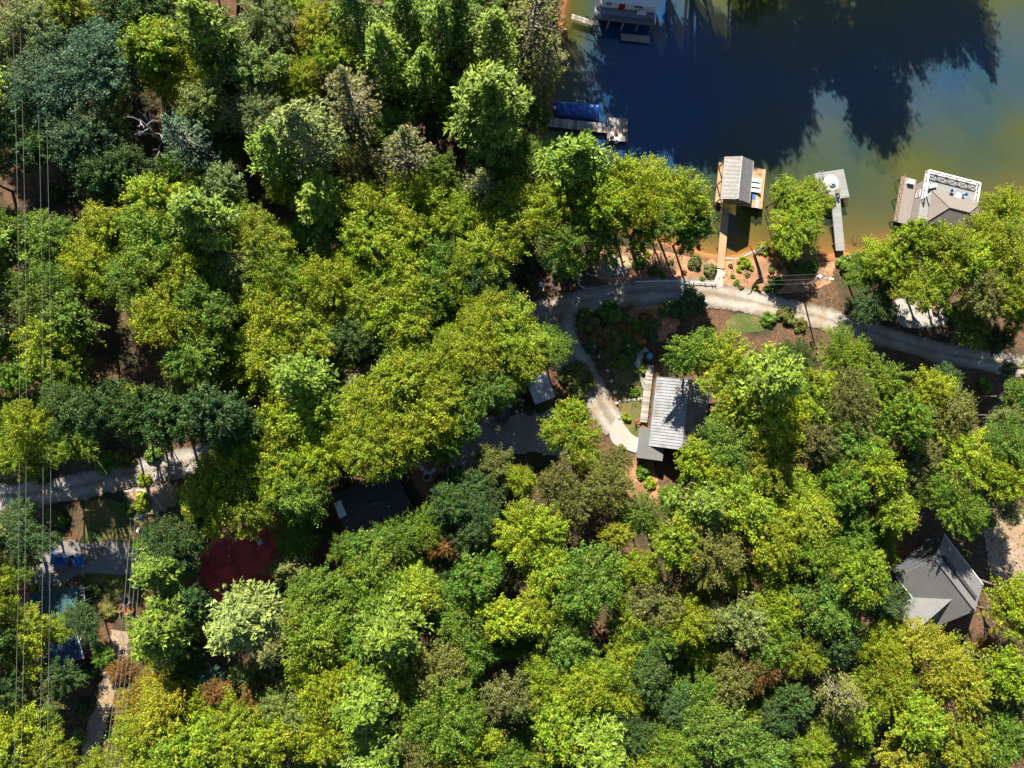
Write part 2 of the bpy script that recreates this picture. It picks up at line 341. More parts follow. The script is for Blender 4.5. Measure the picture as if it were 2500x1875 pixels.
def water_mat():
    m, t, b = nodes_mat('lake_water'); N, L = t.nodes, t.links; N.remove(b); out = N['Material Output']
    at = N.new('ShaderNodeAttribute'); at.attribute_name = 'depth'
    ex = N.new('ShaderNodeMath'); ex.operation = 'MULTIPLY'; ex.inputs[1].default_value = -.5; L.new(at.outputs['Fac'], ex.inputs[0])
    ep = N.new('ShaderNodeMath'); ep.operation = 'EXPONENT'; L.new(ex.outputs[0], ep.inputs[0])        # light that comes through the water column
    geo = N.new('ShaderNodeNewGeometry')
    no = N.new('ShaderNodeTexNoise'); no.inputs['Scale'].default_value = .055; no.inputs['Detail'].default_value = 5; L.new(geo.outputs['Position'], no.inputs['Vector'])
    r = N.new('ShaderNodeValToRGB'); r.color_ramp.elements[0].position = .38; r.color_ramp.elements[1].position = .70
    r.color_ramp.elements[0].color = (.036, .066, .046, 1); r.color_ramp.elements[1].color = (.080, .085, .020, 1); L.new(no.outputs['Fac'], r.inputs[0])
    dm = N.new('ShaderNodeMapRange'); dm.inputs[1].default_value = 1.9; dm.inputs[2].default_value = 3.4; L.new(at.outputs['Fac'], dm.inputs[0])
    dx = N.new('ShaderNodeMix'); dx.data_type = 'RGBA'; L.new(dm.outputs[0], dx.inputs['Factor']); L.new(r.outputs[0], dx.inputs['A']); dx.inputs['B'].default_value = (.016, .058, .145, 1)   # deep tint: sky blue of the shaded water, put into the colour
    df = N.new('ShaderNodeBsdfDiffuse'); L.new(dx.outputs['Result'], df.inputs['Color'])
    tp = N.new('ShaderNodeBsdfTransparent'); tp.inputs['Color'].default_value = (.86, .84, .70, 1)
    m1 = N.new('ShaderNodeMixShader'); L.new(ep.outputs[0], m1.inputs[0]); L.new(df.outputs[0], m1.inputs[1]); L.new(tp.outputs[0], m1.inputs[2])
    wv = N.new('ShaderNodeTexNoise'); wv.inputs['Scale'].default_value = 1.3; wv.inputs['Detail'].default_value = 3; L.new(geo.outputs['Position'], wv.inputs['Vector'])
    bp = N.new('ShaderNodeBump'); bp.inputs['Strength'].default_value = .12; bp.inputs['Distance'].default_value = .08; L.new(wv.outputs['Fac'], bp.inputs['Height'])
    gl = N.new('ShaderNodeBsdfGlossy'); gl.inputs['Roughness'].default_value = .06; L.new(bp.outputs[0], gl.inputs['Normal'])
    fr = N.new('ShaderNodeFresnel'); fr.inputs['IOR'].default_value = 1.45; L.new(bp.outputs[0], fr.inputs['Normal'])
    m2 = N.new('ShaderNodeMixShader'); fb = N.new('ShaderNodeMath'); fb.operation = 'SUBTRACT'; fb.use_clamp = True; L.new(fr.outputs[0], fb.inputs[0]); L.new(geo.outputs['Backfacing'], fb.inputs[1])   # light coming up does not bend here, so no inner total reflection
    L.new(fb.outputs[0], m2.inputs[0]); L.new(m1.outputs[0], m2.inputs[1]); L.new(gl.outputs[0], m2.inputs[2])
    L.new(m2.outputs[0], out.inputs['Surface']); m.use_transparent_shadow = True
    return m
M_WATER = water_mat()
wx = np.concatenate([np.arange(0, 150, 1.25), far[:5]]); wy = np.concatenate([np.arange(10, 150, 1.25), far[:4]])
water = tag(grid_mesh('lake_water', wx, wy, lambda xy: np.zeros(len(xy)), M_WATER, lambda xy: np.maximum(-hts(xy), 0)),
            'dark blue lake with olive shallows near the shore', kind='structure')

# ------------------------------------------------------------------ draped roads and sheets
RNG = random.Random(7)
def ribbon(name, px, width, m, off, label, ends=None):
    c = crom([G(x, y)[:2] for x, y in px], 10); n = len(c); lanes = 9
    wd = np.interp(np.linspace(0, 1, n), np.linspace(0, 1, len(width)), width) if hasattr(width, '__len__') else np.full(n, width)
    t = np.gradient(c, axis=0); t /= np.linalg.norm(t, axis=1)[:, None]; nrm = np.stack([-t[:, 1], t[:, 0]], 1)
    rs = np.random.RandomState(len(px) * 13 + int(px[0][0]) % 97); jl = np.convolve(rs.randn(n + 4), np.ones(5) / 5, 'valid') * .45; jr = np.convolve(rs.randn(n + 4), np.ones(5) / 5, 'valid') * .45
    rows = []
    for k in range(lanes):
        u = k / (lanes - 1) * 2 - 1
        wk = wd / 2 * u + (jl * max(-u, 0) ** 3 + jr * max(u, 0) ** 3)
        rows.append(c + nrm * wk[:, None])
    xy = np.stack(rows, 1).reshape(-1, 2); z = hts(xy) + off
    i = (np.arange(n - 1)[:, None] * lanes + np.arange(lanes - 1)[None]).ravel()
    me = np_mesh(name, np.column_stack([xy, z]), np.stack([i, i + lanes, i + lanes + 1, i + 1], 1)[:, ::-1], m)
    ed = ((1 - np.abs(np.linspace(-1, 1, lanes)))[None] * (wd / 2)[:, None]).ravel(); at = me.attributes.new('edge', 'FLOAT', 'POINT'); at.data.foreach_set('value', ed.astype(np.float32))
    o = bpy.data.objects.new(name, me); COL.objects.link(o); return tag(o, label, kind='structure')
def blob(name, px, m, off, label, rings=14, rough=.25):
    b = crom([G(x, y)[:2] for x, y in px], 8, True); c = b.mean(0); n = len(b)
    rs = np.random.RandomState(n + int(px[0][0])); j = np.convolve(np.tile(rs.randn(n), 2), np.ones(3) / 3, 'same')[:n] * rough
    rad = b - c; b = b + rad / np.linalg.norm(rad, axis=1)[:, None] * j[:, None]
    fr = np.linspace(0.02, 1, rings); xy = (c + (b - c)[None] * fr[:, None, None]).reshape(-1, 2); z = hts(xy) + off
    Q = []
    for r in range(rings - 1):
        for k in range(n): Q.append((r * n + k, r * n + (k + 1) % n, (r + 1) * n + (k + 1) % n, (r + 1) * n + k))
    Q = np.array(Q)
    me = np_mesh(name, np.column_stack([xy, z]), Q, m)
    if me.polygons[n * 3].normal.z < 0: me.flip_normals()
    ed = ((1 - fr)[:, None] * np.linalg.norm(b - c, axis=1)[None]).ravel(); at = me.attributes.new('edge', 'FLOAT', 'POINT'); at.data.foreach_set('value', ed.astype(np.float32))
    o = bpy.data.objects.new(name, me); COL.objects.link(o); return tag(o, label, kind='structure')
blob('clay_bank', [(1440, 640), (1480, 600), (1560, 606), (1640, 616), (1720, 632), (1790, 634), (1850, 625), (1920, 650), (1990, 650), (2040, 640), (2030, 690), (1960, 715), (1860, 715), (1760, 700), (1640, 690), (1540, 700), (1470, 690)], M_CLAY, .05, 'orange clay bank between the shore and the road')
blob('clay_bank', [(1500, 1140), (1560, 1110), (1600, 1130), (1610, 1220), (1570, 1260), (1530, 1230), (1520, 1180)], M_CLAY, .05, 'orange pine-straw slope below the concrete driveway')
blob('clay_bank', [(1515, 800), (1545, 745), (1600, 738), (1650, 760), (1660, 800), (1620, 830), (1560, 850), (1520, 840)], M_CLAY, .05, 'orange bank below the road bend')
blob('clay_bank', [(1366, 880), (1392, 868), (1408, 888), (1392, 912), (1370, 908)], M_CLAY, .05, 'small orange soil patch beside the driveway bend')
blob('clay_bank', [(2400, 1240), (2440, 1220), (2500, 1260), (2510, 1400), (2450, 1420), (2410, 1380)], M_DIRT, .05, 'sunlit bare dirt slope at the right edge')
blob('lawn', [(205, 1240), (260, 1215), (330, 1230), (365, 1250), (350, 1330), (345, 1420), (330, 1500), (240, 1510), (200, 1470), (190, 1380), (200, 1310)], M_LAWN, .05, 'mown lawn around the cabin drive')
blob('lawn', [(1775, 775), (1820, 762), (1870, 775), (1890, 800), (1830, 815), (1780, 805)], M_LAWN, .05, 'small sunlit lawn below the upper road')
blob('lawn', [(1496, 930), (1500, 885), (1540, 868), (1580, 890), (1592, 940), (1585, 1010), (1570, 1078), (1530, 1056), (1512, 1000)], M_LAWN, .05, 'shaded garden lawn beside the stone walk')
blob('gravel_drive', [(60, 1400), (90, 1330), (150, 1320), (230, 1322), (330, 1330), (345, 1365), (320, 1402), (230, 1400), (180, 1410), (140, 1440), (80, 1450)], M_GRAVEL, .09, 'grey gravel drive in front of the green-roofed cabin')
blob('gravel_court', [(1100, 1100), (1150, 1050), (1190, 1015), (1250, 1008), (1330, 998), (1400, 1000), (1420, 1060), (1380, 1110), (1290, 1105), (1200, 1115), (1140, 1140), (1100, 1140)], M_GRAVEL, .09, 'shaded grey gravel parking court below the shed')
ribbon('road', [(-200, 1225), (-60, 1215), (80, 1205), (200, 1185), (300, 1160), (400, 1142), (500, 1118), (620, 1070), (760, 985), (900, 915), (1040, 850), (1160, 805), (1260, 775), (1350, 752), (1450, 730), (1560, 712), (1660, 708), (1760, 722), (1860, 742), (1960, 765), (2060, 790), (2200, 835), (2350, 872), (2560, 905)],
       [4.6, 4.6, 4.8, 5.0, 4.4, 4.4, 4.4, 5.2, 4.6, 4.4, 4.4], M_ROAD, .12, 'pale gravel road winding from the left edge to the lakeside')
ribbon('driveway', [(1345, 770), (1352, 815), (1378, 860), (1415, 905), (1450, 955), (1478, 1005), (1505, 1045)], [9.0, 8.0, 6.4, 5.6, 5.2, 5.0], M_ROAD, .15, 'grey gravel driveway curving down from the road to the garden house')
blob('concrete_drive', [(1492, 1040), (1505, 1022), (1522, 1035), (1545, 1062), (1585, 1085), (1590, 1115), (1540, 1102), (1500, 1085), (1488, 1062)], M_CONC, .19, 'white concrete driveway apron beside the garden house', rough=.04)
blob('concrete_pad', [(2178, 745), (2200, 728), (2250, 722), (2290, 718), (2310, 735), (2312, 785), (2260, 800), (2200, 795)], M_CONC, .10, 'sunlit concrete pad below the shoreline trees', rough=.08)
blob('dirt_bank', [(300, 1205), (345, 1180), (400, 1172), (440, 1190), (440, 1225), (405, 1250), (370, 1262), (345, 1250), (330, 1222)], M_DIRT, .10, 'bare tan dirt bank at the road bend')
blob('sand_patio', [(1462, 640), (1490, 622), (1528, 625), (1545, 645), (1530, 668), (1490, 676), (1465, 665)], mat('sand', (.34, .24, .14), (.46, .34, .22), 2, .95, .3, ragged=.5), .12, 'sandy patio around the shore fire pit')
blob('brick_patio', [(1000, 1130), (1030, 1112), (1068, 1130), (1085, 1165), (1072, 1205), (1040, 1215), (1010, 1190)], mat('patio_brown', (.20, .10, .055), (.32, .17, .09), 3, .95, .4), .10, 'brown mulch patio under the ring of white chairs')
blob('gravel_path', [(1085, 1150), (1100, 1125), (1130, 1120), (1140, 1140), (1120, 1165), (1095, 1172)], M_GRAVEL, .13, 'grey gravel step-down beside the patio')
ribbon('dirt_track', [(215, 1880), (235, 1780), (262, 1690), (285, 1610), (300, 1540)], 3.2, M_DIRT, .08, 'dirt strip cleared under the power lines')
ribbon('garden_path', [(1578, 850), (1560, 870), (1558, 895), (1566, 920), (1578, 945)], 1.0, M_CONC, .10, 'pale curved concrete garden path beside the house')
ribbon('ramp_path', [(1758, 655), (1757, 675), (1756, 700)], 1.4, M_CONC, .12, 'pale concrete ramp from the boathouse walkway to the road')

# ------------------------------------------------------------------ buildings and docks
def railing(L, h=1.0, posts=5, style='x', t=.07):
    """railing along local x, length L, starting at 0"""
    m = MB()
    for i in range(posts): m.box((L * i / (posts - 1), 0, h / 2), (t * 1.3, t * 1.3, h))
    m.box((L / 2, 0, h + t / 4), (L + t, t * 1.9, t)); m.box((L / 2, 0, .12), (L, t * .8, t))
    for i in range(posts - 1):
        a, b = L * i / (posts - 1), L * (i + 1) / (posts - 1)
        if style == 'x':
            for s in (1, -1): m.tube([(a, 0, .15 if s > 0 else h - .05), (b, 0, h - .05 if s > 0 else .15)], t * .42, 4)
        elif style == 'bar':
            k = int((b - a) / .16)
            for j in range(1, k): m.box((a + (b - a) * j / k, 0, h / 2), (.045, .045, h - .1))
        else: m.box((a + (b - a) / 2, 0, h * .55), (b - a, t * .5, t * .6))
    return m
def planks(parent, x0, x1, y0, y1, z, m, along='x', w=.28, gap=.018, th=.05, tint=None):
    """single boards across a deck; laid side by side along the given axis"""
    span = (x1 - x0) if along == 'x' else (y1 - y0); n = max(2, round(span / w)); st = span / n
    ln = (y1 - y0) if along == 'x' else (x1 - x0)
    me = MB().box((0, 0, 0), (st - gap, ln, th) if along == 'x' else (ln, st - gap, th)).mesh('plank', m)
    for i in range(n):
        p = ((x0 + st * (i + .5)), (y0 + y1) / 2, z) if along == 'x' else ((x0 + x1) / 2, y0 + st * (i + .5), z)
        inst('plank', me, parent, (p[0], p[1], p[2] + RNG.uniform(-.004, .004)), RNG.uniform(-.002, .002))
def posts(parent, pts, z0, z1, m, r=.12, name='post'):
    me = MB().box((0, 0, (z0 + z1) / 2), (2 * r, 2 * r, z1 - z0)).mesh(name, m)
    for x, y in pts: inst(name, me, parent, (x, y, 0))
def gable(parent, L, W, zw, zr, over, roofm, th=.14, ribs=0, ribm=None, name='roof', cap=True, cx=0, cy=0):
    """gable roof along local x"""
    a, b = L / 2 + over, W / 2 + over; ze = zw - (zr - zw) * over / (W / 2)
    m = MB()
    for s in (1, -1): m.slab([(cx - a, cy + s * b, ze), (cx + a, cy + s * b, ze), (cx + a, cy, zr), (cx - a, cy, zr)], th)
    if ribs:
        n = int(2 * a / ribs)
        for s in (1, -1):
            for i in range(n + 1):
                x = cx - a + .04 + (2 * a - .08) * i / n
                m.tube([(x, cy + s * b, ze + .03), (x, cy + s * .02, zr + .03)], .05, 4)
    r = m.build(name, roofm, parent)
    if cap: MB().tube([(cx - a - .01, cy, zr + .02), (cx + a + .01, cy, zr + .02)], .13, 8).build('ridge_cap', ribm or roofm, r)
    for s in (1, -1): MB().box((cx, cy + s * (b + .06), ze - .06), (2 * a, .1, .16)).build('gutter', M_WHITE if roofm in (M_SHGREY,) else (ribm or roofm), r)
    return r
def gable_walls(parent, L, W, z0, zw, zr, m, name='wall', cx=0, cy=0):
    a, b = L / 2, W / 2; mb = MB(); zr -= .16; zw -= .06
    prof = [(-b, z0), (b, z0), (b, zw), (0, zr), (-b, zw)]
    vs = [(cx - a, cy + y, z) for y, z in prof] + [(cx + a, cy + y, z) for y, z in prof]
    mb.add(vs, [(4, 3, 2, 1, 0), (5, 6, 7, 8, 9)] + [(i, (i + 1) % 5, 5 + (i + 1) % 5, 5 + i) for i in range(5)])
    return mb.build(name, m, parent)
def window(parent, c, w, h, face, fm=None):
    """window in a wall facing local 'x+', 'x-', 'y+', 'y-'"""
    n = {'x+': (1, 0), 'x-': (-1, 0), 'y+': (0, 1), 'y-': (0, -1)}[face]; rz = math.atan2(n[1], n[0])
    f = MB()
    for s in (1, -1):
        f.box((0, s * (w / 2), 0), (.09, .09, h + .09)); f.box((0, 0, s * h / 2), (.088, w - .09, .09))
    f.box((0, 0, 0), (.07, .05, h - .09)); f.box((0, 0, 0), (.066, w - .09, .05))
    o = f.build('window', fm or M_WHITE, parent); o.location = (c[0] + n[0] * .05, c[1] + n[1] * .05, c[2]); o.rotation_euler = (0, 0, rz)
    MB().box((-.01, 0, 0), (.03, w - .09, h - .09)).build('pane', M_GLASS, o); return o
def door(parent, c, w, h, face, m):
    n = {'x+': (1, 0), 'x-': (-1, 0), 'y+': (0, 1), 'y-': (0, -1)}[face]; rz = math.atan2(n[1], n[0])
    o = MB().box((0, 0, h / 2), (.08, w, h)).build('door', m, parent); o.location = (c[0] + n[0] * .05, c[1] + n[1] * .05, c[2]); o.rotation_euler = (0, 0, rz)
    MB().box((.06, w * .36, h * .48), (.06, .05, .12)).build('handle', M_CHROME, o); return o

# furniture built once, then copied
def make_adirondack(name, label, m, loc, rz, group):
    t = thing(name, label, 'chair', loc, rz, group)
    s = MB()
    for i in range(5): s.box((-.05 + i * .125, 0, .36 - .05 * (4 - i) * .35 + 0), (.105, .56, .03))
    s.build('seat', m, t)
    b = MB()
    for i in range(5):
        hh = (.72, .80, .84, .80, .72)[i]; b.box((-.26 - hh * .13, -.24 + .12 * i, .28 + hh / 2), (.03, .105, hh), ry=-.30)
    b.build('backrest', m, t)
    for s_ in (1, -1):
        MB().box((.12, s_ * .34, .58), (.72, .13, .03)).build('armrest', m, t)
        MB().box((.42, s_ * .31, .29), (.05, .08, .56)).build('leg', m, t)
        MB().box((-.20, s_ * .31, .26), (.05, .08, .60), ry=-.35).build('leg', m, t)
    return t
def make_chair(name, label, m, loc, rz, group, fm=None):
    t = thing(name, label, 'chair', loc, rz, group)
    MB().box((0, 0, .42), (.56, .56, .08)).build('seat', m, t)
    MB().box((-.30, 0, .72), (.07, .56, .56), ry=-.22).build('backrest', m, t)
    for x in (.24, -.24):
        for y in (.24, -.24): MB().box((x, y, .19), (.05, .05, .38)).build('leg', fm or M_GALV, t)
    for y in (.31, -.31): MB().box((0, y, .62), (.5, .05, .04)).build('armrest', fm or M_GALV, t)
    return t

# -- 1 boathouse with the ribbed metal roof
a, b = P(1812, 377, 6.0), P(1801, 490, 6.0); c = (a + b) / 2; rz = head(b, a)
t = thing('boathouse', 'open boathouse with ribbed pale metal gable roof on the tan deck', 'boathouse', (c.x, c.y, 0), rz)
gable(t, 7.2, 4.7, 4.9, 6.0, .22, M_METALG, ribs=.24, ribm=M_METALG)
posts(t, [(x, y) for x in (-3.4, 0, 3.4) for y in (-2.3, 2.3)], -.6, 4.85, M_BRWOOD, .09)
def loc2(t, p): r = -t.rotation_euler.z; d = p - t.location; return (d.x * math.cos(r) - d.y * math.sin(r), d.x * math.sin(r) + d.y * math.cos(r))
yl_, yr_, xt_, xb_ = loc2(t, P(1750, 450, 1))[1], loc2(t, P(1866, 455, 1))[1], loc2(t, P(1812, 405, 1))[0], loc2(t, P(1805, 502, 1))[0]
planks(t, xb_, xt_, 1.5, yl_, 1.0, M_TAN, 'x'); planks(t, xb_, xt_, yr_, -1.6, 1.0, M_TAN, 'x')
m = MB()
for y in (1.55, yl_ - .06, yr_ + .06, -1.65): MB().box(((xb_ + xt_) / 2, y, .86), (xt_ - xb_ - .1, .1, .2)).build('joist', M_BRWOOD, t)
MB().box((xb_ + .45, 0, 1.0), (.9, 3.0, .06)).build('landing', M_TAN, t)
posts(t, [(x, y) for x in (xb_ + .2, xt_ - .2) for y in (yl_ - .1, yr_ + .1)], -2.5, .8, M_DKWOOD, .1, 'pile')
m = MB()
for s in (1, -1): m.tube([(-3.6, s * 2.3, 4.4), (-4.0, s * 1.2, 3.9), (-3.6, 0, 4.6)], .06, 5)
m.build('brace', M_BRWOOD, t)
def on(t, x, y, z=0):  # local point of a thing in world space
    r = t.rotation_euler.z; return Vector((t.location.x + x * math.cos(r) - y * math.sin(r), t.location.y + x * math.sin(r) + y * math.cos(r), t.location.z + z))
bh = t
lg = thing('sun_lounger', 'white sun lounger nearest the water on the tan boathouse deck', 'lounger', on(t, 1.9, yr_ + 1.9, 1.03), rz + math.pi / 2, 'loungers on the boathouse deck')
MB().box((0, 0, .3), (1.3, .6, .08)).build('seat', M_WHITE, lg); MB().box((-.85, 0, .5), (.6, .6, .06), ry=.6).build('backrest', M_WHITE, lg)
for x in (-.5, .5):
    for y in (-.25, .25): MB().box((x, y, .13), (.05, .05, .26)).build('leg', M_BLACK, lg)
copy_tree(lg, on(t, .95, yr_ + 1.9, 1.03), rz + math.pi / 2, 'white sun lounger second from the water on the tan boathouse deck')
copy_tree(lg, on(t, 0, yr_ + 1.9, 1.03), rz + math.pi / 2, 'white sun lounger nearest the blue mat on the tan boathouse deck')
tag(MB().box((0, 0, .03), (1.1, .8, .05)).build('mat', M_BLUECH), 'blue mat on the tan boathouse deck beside the loungers', 'mat'); o = bpy.data.objects['mat']; o.location = on(t, -1.0, yr_ + 1.9, 1.03); o.rotation_euler.z = rz
tag(MB().box((0, 0, .25), (1.5, .55, .10)).box((-.6, 0, .1), (.1, .5, .2)).box((.6, 0, .1), (.1, .5, .2)).build('bench', M_GALV), 'grey bench at the landward end of the tan boathouse deck', 'bench'); o = bpy.data.objects['bench']; o.location = on(t, -2.4, yr_ + 1.2, 1.03); o.rotation_euler.z = rz
# its walkway
a, b = P(1772, 507, 1.0), P(1759, 655, 1.0); L = (b - a).length
t = thing('walkway', 'tan plank walkway from the ribbed-roof boathouse to the bank', 'walkway', (a.x, a.y, 0), head(a, b))
planks(t, 0, L, -.68, .68, 1.0, M_TAN, 'x', .3)
MB().box((L / 2, .6, .86), (L - .2, .1, .2)).box((L / 2, -.6, .86), (L - .2, .1, .2)).build('joist', M_BRWOOD, t)
posts(t, [(x, y) for x in (1, L * .35, L * .65) for y in (-.55, .55)], -1.6, .8, M_DKWOOD, .08, 'pile')
# -- 2 grey dock with umbrella
a, b, c2 = P(1992, 424, 1.1), P(2062, 413, 1.1), P(2070.6, 481.5, 1.1); rz = head(a, b); cx = (a + c2) / 2; L = (b - a).length; W = (c2 - b).length
t = thing('dock', 'square grey plank dock under the cream umbrella', 'dock', (cx.x, cx.y, 0), rz)
planks(t, -L / 2, L / 2, -W / 2, W / 2, 1.1, M_PLANKG, 'y', .2, .01)
MB().box((0, W / 2 + .03, .95), (L, .05, .26)).box((0, -W / 2 - .03, .95), (L, .05, .26)).box((L / 2 + .03, 0, .95), (.05, W - .0, .26)).box((-L / 2 - .03, 0, .95), (.05, W - .0, .26)).build('fascia', M_PLANKG, t)
posts(t, [(x, y) for x in (-L / 2 + .3, 0, L / 2 - .3) for y in (-W / 2 + .3, W / 2 - .3)], -2.2, 1.05, M_BRWOOD, .12, 'pile')
for y in (-W / 2 + .3, W / 2 - .3):
    for s in (1, -1): MB().tube([(s * (L / 2 - .3), y, .1), (s * (L / 2 - 1.6), y, .95)], .07, 4).build('brace', M_BRWOOD, t)
dk = t
a, b = P(2040, 484, 1.1), P(2052, 612, 1.1); L2 = (b - a).length
t = thing('walkway', 'grey plank walkway from the umbrella dock to the shore', 'walkway', (a.x, a.y, 0), head(a, b))
planks(t, .12, L2, -.85, .85, 1.1, M_PLANKG, 'x', .2, .01)
MB().box((L2 / 2, .8, .95), (L2 - .2, .06, .24)).box((L2 / 2, -.8, .95), (L2 - .2, .06, .24)).build('fascia', M_PLANKG, t)
posts(t, [(x, y) for x in (1.5, L2 * .5, L2 - 1.5) for y in (-.7, .7)], -1.2, 1.0, M_BRWOOD, .1, 'pile')
# umbrella
p = P(2030, 446, 3.4)
t = thing('patio_umbrella', 'cream octagonal tiered umbrella standing on the grey dock', 'umbrella', (p.x, p.y, 1.13), .2)
MB().cyl((0, 0, 0), .38, .13, 20).build('base', M_BLACK, t)
MB().cyl((0, 0, .12), .03, 2.6, 8).build('pole', M_BRWOOD, t)
def canopy(r0, z0, r1, z1):
    m = MB(); vs = []
    for r, z in ((r0, z0), (r1, z1)): vs += [(r * math.cos(k * math.pi / 4), r * math.sin(k * math.pi / 4), z) for k in range(8)]
    lo = [(x, y, z - .03) for x, y, z in vs]
    fs = [(k, (k + 1) % 8, 8 + (k + 1) % 8, 8 + k) for k in range(8)]
    return m.add(vs, fs).add(lo, [f[::-1] for f in fs])
MB_c = canopy(1.48, 2.18, .62, 2.55).build('canopy', M_UMB, t)
canopy(.78, 2.60, .34, 2.80).build('upper_canopy', M_UMB, t); canopy(.42, 2.86, .02, 3.0).build('top_canopy', M_UMB, t)
for k in range(8): MB().tube([(1.44 * math.cos(k * math.pi / 4), 1.44 * math.sin(k * math.pi / 4), 2.12), (.1 * math.cos(k * math.pi / 4), .1 * math.sin(k * math.pi / 4), 2.68)], .015, 4).build('rib', M_BRWOOD, t)
MB().cyl((0, 0, 2.7), .06, .38, 8).build('finial', M_BRWOOD, t)
ch = make_adirondack('adirondack_chair', 'taupe slatted chair just below the cream umbrella on the dock', M_TAUPECH, on(dk, .55, -1.55, 1.13), rz + 1.3, 'chairs on the umbrella dock')
copy_tree(ch, on(dk, -1.4, -.9, 1.13), rz + 1.9, 'taupe slatted chair at the left of the cream umbrella on the dock')
t = thing('swim_ladder', 'bent steel swim ladder at the outer left corner of the grey dock', 'ladder', on(dk, -2.05, W / 2 - .1, 1.13), rz)
for s in (0, .5): MB().tube([(s, -.55, 0), (s, -.5, .5), (s, -.3, .75), (s, .05, .8), (s, .3, .6), (s, .38, 0), (s, .38, -1.6)], .035, 6).build('rail', M_CHROME, t)
for z in (-.3, -.7, -1.1): MB().tube([(0, .38, z), (.5, .38, z)], .03, 6).build('rung', M_CHROME, t)
# -- 3 two-level boathouse with white railings
a, b = P(2269, 414, 4.6), P(2395, 446, 4.6); rz = head(a, b); W3 = (b - a).length; D3 = 9.4
n = Vector((math.sin(rz), -math.cos(rz), 0)); c = (a + b) / 2 + n * D3 / 2
t = thing('boathouse', 'two-storey boathouse with white-railed roof deck and brown hip roof', 'boathouse', (c.x, c.y, 0), rz)
MB().box((0, -.6, 1.9), (W3 - .5, D3 - 1.6, 3.0)).build('wall', M_WALLT, t)
planks(t, -W3 / 2, W3 / 2, -D3 / 2, D3 / 2, 3.52, M_PLANKG, 'y', .26, .012)
MB().box((0, 0, 3.40), (W3 - .06, D3 - .06, .16)).build('deck_frame', M_WALLT, t)
for nm, L_, x, y, r_ in (('front', W3, -W3 / 2, D3 / 2 - .08, 0), ('left', D3 * .55, -W3 / 2 + .06, D3 / 2 - .1, -math.pi / 2), ('right', D3 * .45, W3 / 2 - .06, D3 / 2 - .1, -math.pi / 2)):
    o = railing(L_, 1.05, 6 if nm == 'front' else 4, 'x', .1).build('railing', M_WHITE, t); o.location = (x, y, 3.55); o.rotation_euler.z = r_
y0, y1, hz = -D3 / 2 - .6, .45, 5.5
m = MB(); q = [(-W3 / 2 + .6, y0, hz), (W3 / 2 - .1, y0, hz), (W3 / 2 - .1, y1, hz), (-W3 / 2 + .6, y1, hz)]; r1, r2 = (-1.6, (y0 + y1) / 2, 6.9), (2.2, (y0 + y1) / 2, 6.9)
for quad in ([q[0], q[1], r2, r1], [q[2], q[3], r1, r2], [q[1], q[2], r2], [q[3], q[0], r1]): m.slab(quad, .15)
rf = m.build('roof', M_SHBR, t)
m = MB()
for u, v in ((q[0], r1), (q[3], r1), (q[1], r2), (q[2], r2), (r1, r2)): m.tube([Vector(u) + Vector((0, 0, .03)), Vector(v) + Vector((0, 0, .03))], .09, 5)
m.build('ridge_cap', M_SHBR, rf)
posts(t, [(x, y) for x in (-W3 / 2 + .9, 0, W3 / 2 - .4) for y in (.2, -D3 / 2 + .3)], 3.55, 5.5, M_WHITE, .09)
planks(t, -W3 / 2 - 2.9, -W3 / 2 + .1, -D3 / 2, D3 / 2 - .6, 1.0, M_WALLT, 'y', .26)
MB().box((-W3 / 2 - 1.4, -.3, .86), (2.9, D3 - .7, .18)).build('lower_deck_frame', M_DKWOOD, t)
o = railing(D3 - .6, 1.0, 6, 'plain', .07).build('railing', M_BRWOOD, t); o.location = (-W3 / 2 - 2.85, D3 / 2 - .6, 1.03); o.rotation_euler.z = -math.pi / 2
posts(t, [(x, y) for x in (-W3 / 2 - 2.7, -W3 / 2 + .2, 0, W3 / 2 - .3) for y in (D3 / 2 - .9, 0, -D3 / 2 + .3)], -2.5, .8, M_DKWOOD, .12, 'pile')
window(t, (-W3 / 2 + .25, 1.0, 2.1), 1.2, 1.0, 'x-'); window(t, (1.5, D3 / 2 - 1.4, 2.1), 1.4, 1.0, 'y+'); door(t, (-1.5, D3 / 2 - 1.4, .95), .95, 2.05, 'y+', M_WHITE)
wh = t
ch = make_chair('deck_chair', 'blue and white deck chair left of the round table on the white-railed deck', M_BLUECH, on(t, .3, 2.2, 3.55), rz - .6, 'chairs on the white-railed deck', M_WHITE)
copy_tree(ch, on(t, 2.6, 1.9, 3.55), rz + 3.6, 'blue and white deck chair right of the round table on the white-railed deck')
tb = thing('round_table', 'white round table between the blue chairs on the white-railed deck', 'table', on(t, 1.5, 1.5, 3.55), 0)
MB().cyl((0, 0, .66), .55, .05, 20).build('table_top', M_WHITE, tb); MB().cyl((0, 0, 0), .05, .66, 8).build('leg', M_WHITE, tb); MB().cyl((0, 0, 0), .28, .04, 14).build('base', M_WHITE, tb)
lg2 = copy_tree(lg, on(t, -3.3, 2.3, 3.55), rz + .5, 'white sun lounger on the left side of the white-railed roof deck'); lg2['group'] = 'loungers on roof decks'
bx = MB().box((0, 0, .3), (1.1, .7, .5)).box((0, 0, .575), (1.16, .76, .05)).build('dock_box', M_WHITE); tag(bx, 'white storage box on the low deck of the white-railed boathouse', 'box'); bx.location = on(t, -W3 / 2 - 1.2, 3.2, 1.03); bx.rotation_euler.z = rz
